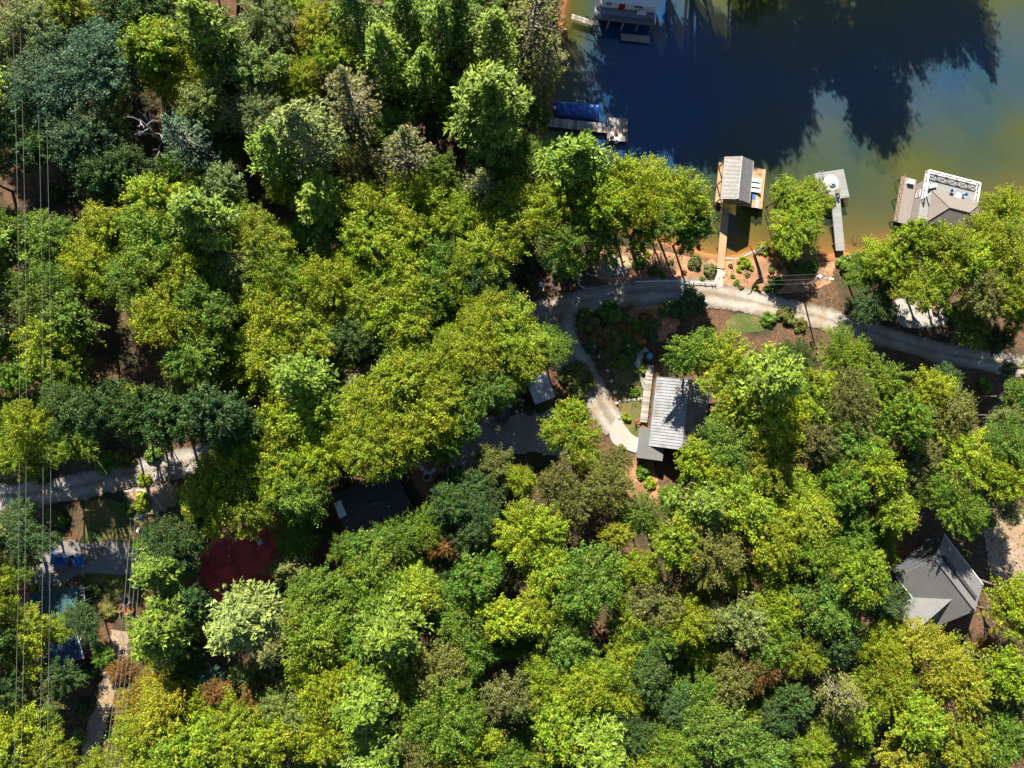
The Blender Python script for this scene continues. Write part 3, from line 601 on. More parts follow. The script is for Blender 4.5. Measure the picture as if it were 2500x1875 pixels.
# -- 4 white boathouse with red door at the top
a, b = P(1451, 46, 3.0), P(1598, 62, 3.0); rz = head(a, b); L = (b - a).length; n = Vector((-math.sin(rz), math.cos(rz), 0)); c = (a + b) / 2
t = thing('boathouse', 'white boathouse with red door behind a weathered deck, at the top edge', 'boathouse', (c.x, c.y, 0), rz)
planks(t, -L / 2, L / 2, 0, 2.3, 3.0, mat('blue_grey_deck', (.16, .17, .18), (.32, .33, .34), 1.5, .9, .3, stretch=(6, 1, 1), c3=(.10, .11, .11), scale3=.7), 'x', .3)
MB().box((0, 1.1, 2.84), (L - .1, 2.2, .24)).build('deck_frame', M_DKWOOD, t)
posts(t, [(-L / 2 + .2 + i * (L - .4) / 4, y) for i in range(5) for y in (.25, 2.0)], -3.2, 2.72, M_PLANK, .1, 'pile')
MB().box((.2, 4.95, 1.2), (L - 1.4, 5.0, 3.4)).build('lower_wall', M_WALLD, t)
gable_walls(t, L - 1.2, 5.4, 2.9, 5.5, 7.0, M_WALLW, cx=.5, cy=5.1)
gable(t, L - 1.2, 5.4, 5.5, 7.0, .35, M_METALW, ribs=.3, ribm=M_METALW, cx=.5, cy=5.1)
door(t, (-.75, 2.4, 3.03), 1.05, 2.1, 'y-', M_REDDOOR); window(t, (-3.2, 2.4, 4.4), 1.0, 1.1, 'y-'); window(t, (2.2, 2.4, 4.4), 1.6, 1.1, 'y-')
o = railing(2.2, .9, 3, 'plain', .06).build('railing', M_WHITE, t); o.location = (L / 2 - .1, .05, 3.03); o.rotation_euler.z = math.pi / 2
MB().box((L / 2 - 2.8, -1.3, .5), (5.4, 1.3, .1)).build('lower_deck', M_PLANK, t)
bn = MB().box((0, 0, .42), (1.6, .4, .06)).box((0, .2, .75), (1.6, .05, .3)).box((-.7, 0, .2), (.08, .36, .4)).box((.7, 0, .2), (.08, .36, .4)).build('bench', M_WHITE)
tag(bn, 'small white bench on the deck of the red-door boathouse', 'bench'); bn.location = on(t, 2.9, 1.6, 3.04); bn.rotation_euler.z = rz
pl = thing('potted_plant', 'potted green plant at the right corner of the red-door boathouse deck', 'plant', on(t, 4.2, .7, 3.04)); MB().cyl((0, 0, 0), .28, .45, 12, .36).build('pot', M_STONE, pl); POTTED = pl
a, b = P(1395, 40, .9), P(1452, 58, .9); L5 = (b - a).length
t = thing('gangway', 'narrow dark gangway from the left bank to the red-door boathouse', 'gangway', (a.x, a.y, 0), head(a, b))
planks(t, 0, L5, -.5, .5, .9, M_PLANK, 'x', .3); MB().box((L5 / 2, 0, .78), (L5, .8, .14)).build('joist', M_DKWOOD, t); o = railing(L5, .95, 4, 'plain', .05).build('railing', M_DKWOOD, t); o.location = (0, -.48, .93)
# -- 5 weathered dock with square end
a, b = P(1325, 296, .8), P(1482, 313.5, .8); L = (b - a).length
t = thing('dock', 'weathered plank dock walkway beside the blue-covered boat', 'dock', (a.x, a.y, 0), head(a, b))
planks(t, 0, L, -.85, .85, .8, M_PLANK, 'x', .42, .03)
MB().box((L / 2, .7, .66), (L - .1, .12, .2)).box((L / 2, -.7, .66), (L - .1, .12, .2)).build('joist', M_DKWOOD, t)
posts(t, [(x, y) for x in (L * .35, L * .65, L * .95) for y in (-.7, .7)], -3.2, .6, M_DKWOOD, .1, 'pile')
a, b, c2 = P(1486, 287.5, .95), P(1537, 289.5, .95), P(1529, 345, .95); rz = head(a, b); L = (b - a).length; W = (c2 - b).length; c = (a + c2) / 2
t = thing('dock', 'square dock end with chairs, at the end of the weathered walkway', 'dock', (c.x, c.y, 0), rz)
planks(t, -L / 2, L / 2, -W / 2, W / 2, .95, M_PLANK, 'x', .42, .03)
MB().box((0, 0, .78), (L - .1, W - .1, .22)).build('joist', M_DKWOOD, t)
posts(t, [(-L / 2 + .1, W / 2 + .12), (-L / 2 - .0, -W / 2 - .12)], -3, 2.2, M_DKWOOD, .12, 'mooring_post')
posts(t, [(x, y) for x in (-L / 2 + .3, L / 2 - .3) for y in (-W / 2 + .3, W / 2 - .3)], -3.2, .7, M_DKWOOD, .11, 'pile')
o = MB().box((0, 0, .012), (.75, W - .5, .02)).build('rug', M_RUG); tag(o, 'tan runner mat along the square dock end', 'rug'); o.location = on(t, .3, .1, .98); o.rotation_euler.z = rz
ch = make_chair('deck_chair', 'white chair at the upper left of the square dock end', M_WHITE, on(t, -1.2, 1.1, .98), rz - .7, 'chairs on the square dock end', M_WHITE)
copy_tree(ch, on(t, -1.15, -1.0, .98), rz + .9, 'white chair at the lower left of the square dock end')
ch = make_chair('deck_chair', 'dark-framed tan chair at the upper right of the square dock end', M_RUG, on(t, 1.2, .9, .98), rz + 3.3, 'dark chairs on the square dock end', M_BLACK)
copy_tree(ch, on(t, 1.2, -.35, .98), rz + 2.9, 'dark-framed tan chair at the lower right of the square dock end')
o = MB().box((0, 0, .22), (.5, .4, .44)).box((0, 0, .47), (.54, .44, .05)).build('cooler', M_WHITE); tag(o, 'small white cooler at the near edge of the square dock end', 'cooler'); o.location = on(t, -.35, -W / 2 + .3, .98)
o = MB().cyl((0, 0, 0), .3, .45, 12, .34).build('barrel_planter', M_BRWOOD); tag(o, 'small round wooden tub in the middle of the square dock end', 'planter'); o.location = on(t, -.3, -.6, .98)
ld = thing('swim_ladder', 'white ladder on the near side of the square dock end', 'ladder', on(t, -.2, -W / 2 - .06, .98), rz)
for s in (-.25, .25): MB().tube([(s, .1, .5), (s, -.12, .5), (s, -.15, -1.5)], .035, 6).build('rail', M_WHITE, ld)
for z in (.1, -.25, -.6): MB().tube([(-.25, -.15, z), (.25, -.15, z)], .035, 6).build('rung', M_WHITE, ld)
# -- 6 pontoon boat under a blue cover
a, b = P(1357, 262, .9), P(1463, 272, .9); L = (b - a).length; c = (a + b) / 2; rz = head(a, b)
t = thing('pontoon_boat', 'moored pontoon boat under a creased bright blue cover', 'boat', (c.x, c.y, 0), rz)
for s in (1, -1): MB().tube([(-L / 2 + .1, s * .95, .1), (L / 2 - .8, s * .95, .1), (L / 2 - .1, s * .95, .3)], [.32, .32, .06], 12).build('pontoon', M_CHROME, t)
MB().box((0, 0, .42), (L - .3, 2.5, .12)).build('deck', M_WHITE, t)
m = MB(); nx, ny = 46, 20; rs = random.Random(3); vs = []
for i in range(nx):
    for j in range(ny):
        u, v = i / (nx - 1) * 2 - 1, j / (ny - 1) * 2 - 1
        e = (1 - abs(u) ** 7) * (1 - abs(v) ** 5); z = .30 + e * (1.0 + .22 * math.cos(v * 1.5) + .10 * math.exp(-((u - .05) * 5) ** 2))
        z += e * (.075 * math.sin(u * 17 + v * 4) + .06 * abs(math.sin(u * 7 - v * 3)) - .10 * math.exp(-((abs(u) - .52) * 9) ** 2) * (1 - v * v))
        r = 1 - .06 * abs(u) ** 6 * abs(v) ** 2
        vs.append((u * (L / 2 + .05), v * 1.45 * r * (1 - .10 * max(u, 0) ** 5), z))
m.add(vs, [(i * ny + j, (i + 1) * ny + j, (i + 1) * ny + j + 1, i * ny + j + 1) for i in range(nx - 1) for j in range(ny - 1)])
m.build('cover', M_TARP, t, True)
for x in (-L / 2 + .2, L / 2 - .3): MB().tube([(x, -1.42, .35), (x, 1.42, .35)], .05, 6).build('bumper', M_WHITE, t)
MB().box((-L / 2 - .15, 0, .55), (.4, .45, .8)).build('outboard_motor', M_WHITE, t)
# -- 7 little white dock roof behind the shore trees
a = P(1572, 432, 2.6)
t = thing('dock_canopy', 'white dock canopy peeking out behind the shore trees', 'canopy', (a.x, a.y, 0), -.08)
MB().slab([(-1.7, -2.4, 2.55), (1.7, -2.4, 2.55), (1.7, 2.4, 2.75), (-1.7, 2.4, 2.75)], .12).build('roof', M_WHITE, t)
posts(t, [(x, y) for x in (-1.5, 1.5) for y in (-2.2, 2.2)], -2.5, 2.45, M_WHITE, .07)
planks(t, -1.9, 1.9, -2.8, 2.4, .8, M_PLANK, 'x', .35)
# -- 8 shed
a, b, c2 = G(1289, 926, 2.7), G(1337.6, 907, 2.7), G(1350, 970, 2.7); rz = head(a, b); c = (a + c2) / 2
t = thing('shed', 'small shed with flat pale grey metal roof above the gravel court', 'shed', (c.x, c.y, H(c.x, c.y)), rz)
MB().box((0, 0, 1.2), (3.1, 3.9, 2.6)).build('wall', M_WALLB, t)
r = MB().slab([(-1.85, -2.25, 2.60), (1.85, -2.25, 2.60), (1.85, 2.25, 2.95), (-1.85, 2.25, 2.95)], .1)
for i in range(7): r.tube([(-1.8 + i * .6, -2.25, 2.62), (-1.8 + i * .6, 2.25, 2.97)], .03, 4)
r.build('roof', M_METALS, t)
door(t, (0, -1.95, 0), .95, 2.0, 'y-', M_BRWOOD); window(t, (1.55, .4, 1.5), .8, .7, 'x+')
# -- 9 red-roofed house
a, b = G(492, 1411, 5.3), G(694, 1325, 5.3); rz = head(a, b); L = (b - a).length; c = (a + b) / 2; gz = H(c.x, c.y)
t = thing('house', 'dark-walled house with red ribbed metal gable roof among the trees', 'house', (c.x, c.y, gz), rz)
gable_walls(t, L - .6, 8.2, -1.2, 3.0, 5.3, M_WALLB); gable(t, L - .6, 8.2, 3.0, 5.3, .45, M_RED, ribs=.45, ribm=M_RED)
for x in (-4.5, -1, 3.2): window(t, (x, -4.1, 1.6), 1.2, 1.2, 'y-')
window(t, (-L / 2 + .3, 1.2, 1.6), 1.0, 1.2, 'x-'); door(t, (1.2, -4.1, .1), .95, 2.05, 'y-', M_WHITE)
MB().box((-2.2, -5.3, 0), (6.5, 2.3, .16)).build('porch_floor', M_PLANK, t); o = railing(6.4, 1.0, 5, 'bar', .06).build('railing', M_WHITE, t); o.location = (-5.4, -6.4, .08)
MB().box((3.4, 1.6, 5.2), (.8, .8, 1.6)).build('chimney', M_STONE, t)
posts(t, [(-5.3, -6.3), (-2.2, -6.3), (1.0, -6.3)], -1.2, 2.4, M_WHITE, .08, 'porch_post')
fl = thing('flag', 'red and white striped flag with blue corner beside the red-roofed house porch', 'flag', on(t, -6.0, -5.4, 1.0), rz + 2.6)
MB().tube([(0, 0, 0), (1.1, 0, .7)], .025, 6).build('staff', M_WHITE, fl)
for i in range(7): MB().box((.72, 0, .42 - i * .09), (.62, .02, .088)).build('stripe', M_FLAGR if i % 2 == 0 else M_WHITE, fl)
MB().box((.56, 0, .29), (.28, .026, .35)).build('canton', M_FLAGB, fl)
# -- 10 dark-roofed house
a, b = G(833, 1276, 5.0), G(985, 1197, 5.0); rz = head(a, b); L = (b - a).length; c = (a + b) / 2; gz = H(c.x, c.y)
t = thing('house', 'house with near-black shingle gable roof in deep shade', 'house', (c.x, c.y, gz), rz)
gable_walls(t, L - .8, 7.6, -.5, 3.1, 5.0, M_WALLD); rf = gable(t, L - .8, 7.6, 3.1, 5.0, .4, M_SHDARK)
p_ = MB().slab([(-5.4, .7, 4.85), (-4.2, .7, 4.85), (-4.2, 3.2, 3.58), (-5.4, 3.2, 3.58)], .12).build('skylight', M_WATERCRAFT, rf)
for x in (-3, 1, 3.5): window(t, (x, -3.8, 1.6), 1.1, 1.2, 'y-')
MB().cyl((2.2, -1.2, 4.0), .12, 1.0, 10).build('vent_pipe', M_GALV, rf)
# -- 11 green-roofed cabin with screened porch
c = G(136, 1484, 3.2); rz = math.radians(6.5); gz = H(c.x, c.y)
t = thing('cabin', 'small cabin with teal-green metal roof and white-framed screened porch', 'cabin', (c.x, c.y, gz), rz)
MB().box((0, -1.0, 1.55), (6.2, 3.6, 2.9)).build('wall', mat('blue_grey_wall', (.05, .065, .09), (.08, .095, .12), 3, .85), t)
MB().box((0, 1.6, .45), (6.2, 1.7, .18)).build('porch_floor', M_PLANK, t)
r = MB().slab([(-3.5, -3.2, 3.15), (3.35, -3.2, 3.15), (3.35, 2.75, 3.0), (-3.5, 2.75, 3.0)], .12)
r.slab([(-3.5, -3.2, 3.16), (3.35, -3.2, 3.16), (3.35, -1.0, 3.62), (-3.5, -1.0, 3.62)], .05)
for i in range(24): x = -3.4 + i * .29; r.tube([(x, -1.0, 3.66), (x, 2.75, 3.03)], .025, 4)
r.slab([(-3.5, -1.0, 3.62), (3.35, -1.0, 3.62), (3.35, 2.75, 3.01), (-3.5, 2.75, 3.01)], .05)
r.build('roof', M_TEAL, t)
for i in range(8): MB().box((-3.0 + i * .86, 2.4, 1.65), (.07, .07, 2.4)).build('porch_post', M_WHITE, t)
for y in (1.6, .9): MB().box((3.08, y, 1.65), (.07, .07, 2.4)).build('porch_post', M_WHITE, t)
fr = MB().box((3.75, 2.35, 2.75), (.75, .08, .08)).box((3.75, 1.35, 2.75), (.75, .08, .08)).box((4.1, 1.35, 2.75), (.07, 2.0, .07)).box((4.1, 2.35, 1.4), (.08, .08, 2.7)).box((4.1, .4, 1.4), (.08, .08, 2.7)).box((3.75, .4, 2.75), (.75, .08, .08)).build('side_trellis', M_WHITE, t)
door(t, (-2.6, .8, .5), .9, 2.0, 'y+', M_WHITE); window(t, (.4, .8, 1.8), .9, 1.1, 'y+'); window(t, (2.0, .8, 1.8), .9, 1.1, 'y+')
for i in range(4): MB().box((-2.6, 2.65 + i * .28, .38 - i * .1), (1.2, .28, .08)).build('step', M_WALLB, t)
for x in (-3.25, -1.95): MB().tube([(x, 2.5, 1.25), (x, 3.7, .8)], .045, 4).box((x, 3.7, .4), (.08, .08, .8)).box((x, 2.55, .65), (.08, .08, 1.2)).build('handrail', M_WHITE, t)
cu = bpy.data.curves.new('house_number', 'FONT'); cu.body = '2\n3\n8'; cu.size = .17; cu.align_x = 'CENTER'; cu.extrude = .006; cu.materials.append(M_BLACK)
_o = bpy.data.objects.new('house_number_text', cu); o = bpy.data.objects.new('house_number', bpy.data.meshes.new_from_object(_o)); bpy.data.objects.remove(_o); COL.objects.link(o); o.parent = t; o.location = (-3.0, 2.45, 2.4); o.rotation_euler = (math.pi / 2, 0, math.pi)
cab = t
fl = thing('flag', 'green and blue flag hung beside the steps of the green-roofed cabin', 'flag', on(t, -1.9, 2.7, 2.0), rz + 1.57)
MB().tube([(0, 0, 0), (.9, 0, .6)], .025, 6).build('staff', M_WHITE, fl); MB().box((.62, 0, .1), (.45, .03, .5)).build('upper_cloth', M_FLAGG, fl); MB().box((.62, 0, -.3), (.45, .028, .3)).build('lower_cloth', M_FLAGB, fl)
c = G(46, 1484, 2.4); gz = H(c.x, c.y)
t = thing('carport', 'low brown carport on posts left of the green-roofed cabin', 'carport', (c.x, c.y, gz), rz)
MB().slab([(-2.2, -2.4, 2.5), (1.9, -2.4, 2.7), (1.9, 2.2, 2.7), (-2.2, 2.2, 2.5)], .12).build('roof', M_BRWOOD, t); posts(t, [(x, y) for x in (-2.0, 1.7) for y in (-2.2, 0, 2.0)], 0, 2.5, M_WALLB, .08)
# -- 12 navy-roofed cabin
c = G(150, 1588, 3.0); gz = H(c.x, c.y); rz = math.radians(12)
t = thing('cabin', 'dark cabin with navy metal roof and white fascia below the green-roofed one', 'cabin', (c.x, c.y, gz), rz)
MB().box((0, 0, 1.3), (5.2, 3.4, 2.8)).build('wall', M_WALLD, t)
MB().slab([(-2.9, -2.0, 2.75), (2.75, -2.0, 2.75), (2.75, 2.0, 3.35), (-2.9, 2.0, 3.35)], .12).build('roof', M_NAVY, t)
MB().slab([(2.77, -2.05, 2.80), (2.90, -2.05, 2.80), (2.90, 2.05, 3.42), (2.77, 2.05, 3.42)], .2).build('fascia', M_WHITE, t)
window(t, (2.6, .9, 1.6), 1.0, 1.3, 'x+')
# -- 13 grey-roofed house at lower right
a, b = G(2285, 1370, 7.0), G(2378, 1487, 7.0); rz = head(a, b); L = (b - a).length; c = (a + b) / 2; gz = H(c.x, c.y)
t = thing('house', 'large house with grey shingle roofs at right angles, lower right', 'house', (c.x, c.y, gz), rz)
gable_walls(t, L, 10.4, -1, 3.6, 7.0, M_WALLD); gable(t, L, 10.4, 3.6, 7.0, .45, M_SHGREY)
MB().box((0, 1.9, 6.05), (L - 1.0, .5, .5)).build('clerestory', M_SHDARK, t)
# wing at right angles from the lower end
w2 = 5.4; m = MB(); x0 = L / 2 - w2 / 2 - .2
vs = []; yl = -9.6
prof = [(x0 - w2 / 2, -1), (x0 + w2 / 2, -1), (x0 + w2 / 2, 3.4), (x0, 5.9), (x0 - w2 / 2, 3.4)]
m.add([(x, yl, z) for x, z in prof] + [(x, -5.1, z) for x, z in prof], [(0, 1, 2, 3, 4), (9, 8, 7, 6, 5)] + [(i, 5 + i, 5 + (i + 1) % 5, (i + 1) % 5) for i in range(5)]); m.build('wing_wall', M_WALLD, t)
m = MB()
for s in (1, -1): m.slab([(x0 + s * (w2 / 2 + .4), yl - .45, 3.2), (x0 + s * (w2 / 2 + .4), -.6, 3.2), (x0, -.6, 6.05), (x0, yl - .45, 6.05)], .14)
m.build('wing_roof', M_SHGREY, t)
o = MB().box((-1.8, -7.3, 1.0), (6.8, 3.6, .2)).build('deck', M_DKWOOD, t)
o = railing(6.8, .95, 5, 'bar', .05).build('railing', M_GALV, t); o.location = (-5.2, -9.05, 1.1)
for x in (-4, 0): window(t, (x, 5.2, 1.8), 1.2, 1.2, 'y+')
# -- 14 garden house, its left side seen beside the stone walk
c = G(1668, 1012, 4.5); gz = H(c.x, c.y); rz = math.radians(82)
t = thing('house', 'house with pale grey roof and side deck beside the garden walk', 'house', (c.x, c.y, gz), rz)
gable_walls(t, 11.0, 8.4, -.5, 3.0, 5.6, M_WALLT); gable(t, 11.0, 8.4, 3.0, 5.6, .45, mat('pale_roof', (.22, .23, .25), (.32, .33, .35), 2, .6, .2, c3=(.20, .19, .18), scale3=.5), ribs=.5)
planks(t, -2.0, 8.0, 4.9, 6.2, .55, M_PLANK, 'x', .3)
MB().box((3.0, 5.5, .4), (9.9, 1.1, .2)).build('deck_frame', M_DKWOOD, t)
MB().box((-5.6, 4.4, 1.2), (4.6, 3.6, 2.6)).build('garage_wall', M_WALLT, t); MB().slab([(-8.2, 2.2, 3.1), (-3.0, 2.2, 3.1), (-3.0, 6.6, 2.45), (-8.2, 6.6, 2.45)], .14).build('garage_roof', M_SHGREY, t)
door(t, (-6, 6.2, 0), 2.4, 2.1, 'y+', M_WHITE)
for x in (-1, 2.4): window(t, (x, 4.2, 1.6), 1.2, 1.2, 'y+')
gh = t
o = thing('hot_tub', 'dark hot tub with bright blue water beside the garden path', 'hot tub', G(1583, 871), .1); MB().box((0, 0, .42), (1.7, 1.7, .84)).build('cabinet', M_BLACK, o); MB().cyl((0, 0, .85), .52, .02, 20).build('water', M_TUB, o)
for px, py, rz_, lb in ((1556, 1030, .4, 'red slatted chair nearest the lawn by the garden house'), (1570, 1046, 2.4, 'red slatted chair nearest the garage by the garden house')):
    if lb.startswith('red slatted chair nearest the lawn'): rc = make_adirondack('adirondack_chair', lb, M_REDWOOD, G(px, py, .4), rz_, 'red garden chairs')
    else: copy_tree(rc, G(px, py, .4), rz_, lb)
def stones(name, label, cat, pts, r, m=M_STONE, sq=.5, up=.05):
    c = G(*pts[0]); t = thing(name, label, cat, c); rs = random.Random(int(pts[0][0]))
    mes = [MB().rock((0, 0, 0), r, rs, sq).mesh('stone', m) for _ in range(4)]
    for i, (x, y) in enumerate(pts): g = G(x, y); inst('stone', mes[i % 4], t, (g.x - c.x, g.y - c.y, g.z - c.z + up), rs.random() * 6, rs.uniform(.8, 1.2))
    return t
stones('stepping_stones', 'row of pale stepping stones across the garden lawn', 'stepping stones', [(1513 + i * 7.5, 980 - i * 1.0) for i in range(8)], .28, M_STONE, .3, .12)
stones('stepping_stones', 'pale stepping stones beside the grey metal shed', 'stepping stones', [(1268, 975), (1276, 979), (1274, 989), (1281, 991), (1275, 1001), (1262, 1005)], .27, M_STONE, .3, .12)
stones('edging_stones', 'pale boulders lining the right side of the curving driveway', 'boulders', [(1482, 905), (1492, 930), (1500, 958), (1511, 1020), (1505, 985), (1462, 870), (1450, 845)], .38, M_STONE, .7, .2)
stones('rock_border', 'curved stone border along the dark bank below the shore fire pit', 'stone border', [tuple(q) for q in crom([(1418, 668), (1412, 690), (1425, 703), (1450, 704), (1490, 696), (1535, 688)], 7)], .22)
stones('rock_border', 'stone border between the shore fire pit and the bank', 'stone border', [tuple(q) for q in crom([(1432, 668), (1460, 676), (1495, 680), (1530, 678)], 6)], .2)
stones('rock_border', 'curved stone edge of the lawn by the road bend', 'stone border', [tuple(q) for q in crom([(305, 1200), (340, 1197), (368, 1205), (382, 1222), (395, 1240)], 7)], .22)
stones('rock_border', 'low pale stone edge where the clay meets the slip water', 'stone border', [tuple(q) for q in crom([(1772, 632), (1800, 632), (1825, 622), (1845, 612)], 7)], .2)
stones('boulder_pile', 'pile of pale boulders at the right end of the concrete pad', 'boulders', [(2285, 718), (2296, 726), (2302, 738), (2308, 750), (2300, 760), (2296, 775), (2306, 778), (2288, 735), (2311, 765)], .45, M_STONE, .8, .3)
t = thing('retaining_rail', 'low white rail along the lake side of the sunlit road', 'rail', G(1550, 689)); g0 = G(1550, 689); pts = [G(x, y) for x, y in crom([(1550, 689), (1600, 688), (1660, 688), (1720, 692), (1745, 694)], 4)]
MB().tube([p - g0 + Vector((0, 0, .55)) for p in pts], .09, 6).build('top_rail', M_WHITE, t)
for p in pts[::2]: q = p - g0; MB().box((q.x, q.y, .25), (.14, .14, .6)).build('post', M_WHITE, t)
def fire_pit(name, label, px, py, r):
    g = G(px, py); t = thing(name, label, 'fire pit', (g.x, g.y, g.z + .12)); rs = random.Random(int(px)); me = MB().rock((0, 0, 0), .2, rs, .7).mesh('stone', M_STONE)
    n = int(2 * math.pi * r / .33)
    for k in range(n): inst('stone', me, t, (r * math.cos(6.283 * k / n), r * math.sin(6.283 * k / n), .1), rs.random() * 6)
    MB().cyl((0, 0, -.02), r - .08, .06, 16).build('ash_bed', M_ASH, t)
    for k in range(3): MB().tube([(-.35 * math.cos(k * 1.1), -.35 * math.sin(k * 1.1), .12 + .08 * k), (.35 * math.cos(k * 1.1), .35 * math.sin(k * 1.1), .12 + .08 * k)], .06, 6).build('log', M_DKWOOD, t)
    return g
fire_pit('fire_pit', 'round stone fire pit on the sandy shore patio', 1501, 645, .75)
first = None
for px, py, ang, m_, lb in ((1475, 650, .3, M_TEALCH, 'teal chair farthest left by the shore fire pit'), (1483, 662, .7, M_TEALCH, 'teal chair second from left by the shore fire pit'), (1500, 667, 1.5, M_TEALCH, 'teal chair directly below the shore fire pit'), (1515, 667, 1.9, M_BLUECH, 'blue chair farthest right by the shore fire pit')):
    make_adirondack('adirondack_chair', lb, m_, G(px, py, .3) + Vector((0, 0, .12)), ang, 'chairs around the shore fire pit')
blob('stone_circle', [(290, 1450), (308, 1445), (326, 1455), (328, 1475), (312, 1488), (292, 1480)], M_DIRT, .10, 'pale gravel circle under the cabin fire ring', rough=.1)
fire_pit('fire_pit', 'round stone fire ring on the cabin lawn', 308, 1466, .7)
for px, py, ang, lb in ((288, 1472, .2, 'red-brown chair left of the cabin fire ring'), (297, 1486, .9, 'red-brown chair lower left of the cabin fire ring'), (312, 1491, 1.6, 'red-brown chair directly below the cabin fire ring'), (322, 1487, 2.2, 'red-brown chair lower right of the cabin fire ring')):
    make_adirondack('adirondack_chair', lb, M_REDWOOD if 'lower right' in lb or 'directly' in lb else M_BRWOOD, G(px, py, .3), ang, 'chairs around the cabin fire ring')
fire_pit('fire_pit', 'dark stone fire pit on the mulch patio', 1042, 1165, .6)
wc = None
for px, py, ang, lb in ((1023, 1131, -.9, 'white padded chair at the top of the mulch patio ring'), (1031, 1145, -.5, 'white padded chair second from the top of the patio ring'), (1041, 1152, .1, 'white padded chair in the middle of the patio ring'), (1058, 1148, -2.4, 'white padded chair at the right of the patio ring'), (1056, 1195, 2.3, 'white padded chair alone at the bottom of the patio ring')):
    if wc is None: wc = make_chair('patio_chair', lb, M_WATERCRAFT, G(px, py, .4), ang, 'white chairs on the mulch patio', M_WHITE)
    else: copy_tree(wc, G(px, py, .4), ang, lb)
for px, py, lb in ((1025, 1139, 'small grey side table between the two uppermost patio chairs'), (1052, 1154, 'small round side table left of the right patio chair')):
    o = thing('side_table', lb, 'table', G(px, py, .4)); MB().cyl((0, 0, .45), .28, .05, 14).build('table_top', M_GALV, o); MB().cyl((0, 0, 0), .05, .45, 8).build('leg', M_GALV, o)
# planter and white odds by the concrete pad
o = thing('planter', 'round rust-brown planter at the edge of the concrete pad', 'planter', G(2281, 757)); MB().cyl((0, 0, .1), .55, .6, 16, .65).build('pot', M_REDWOOD, o); MB().cyl((0, 0, .66), .55, .06, 16).build('soil', M_ASH, o)
o = thing('kayak', 'pale blue kayak pulled up under the shore trees', 'kayak', G(2199, 583) + Vector((0, 0, .35)), 1.1)
m = MB(); vs = []; n = 12
for i in range(n):
    u = i / (n - 1) * 2 - 1; wv = .36 * (1 - abs(u) ** 2.4) + .02
    vs += [(u * 1.6, -wv, .2), (u * 1.6, -wv * .6, -.12 + .2 * abs(u) ** 3), (u * 1.6, wv * .6, -.12 + .2 * abs(u) ** 3), (u * 1.6, wv, .2), (u * 1.6, 0, .27)]
m.add(vs, [(i * 5 + j, i * 5 + (j + 1) % 5, i * 5 + 5 + (j + 1) % 5, i * 5 + 5 + j) for i in range(n - 1) for j in range(5)]); m.build('hull', M_WATERCRAFT, o, True)
MB().cyl((-.1, 0, .26), .24, .06, 14).build('cockpit', M_BLACK, o); MB().box((-.3, 0, .32), (.06, .34, .2)).build('seat_back', M_BLUECH, o)
# dirt mound
g = G(196, 462); m = MB(); vs = [(0, 0, 1.5)]; rs = random.Random(5); n = 18
for r_, z_ in ((.8, 1.35), (1.6, .9), (2.4, .4), (3.1, -.2)):
    for k in range(n): q = rs.uniform(.85, 1.12); vs.append((r_ * q * math.cos(6.283 * k / n) * 1.2, r_ * q * math.sin(6.283 * k / n), z_ * rs.uniform(.9, 1.1)))
fs = [(0, 1 + k, 1 + (k + 1) % n) for k in range(n)]
for j in range(3): fs += [(1 + j * n + k, 1 + j * n + n + k, 1 + j * n + n + (k + 1) % n, 1 + j * n + (k + 1) % n) for k in range(n)]
m.add(vs, fs); o = m.build('dirt_mound', M_DIRT, None, True); tag(o, 'bare tan mound of dirt at the forest edge', 'dirt mound'); o.location = g
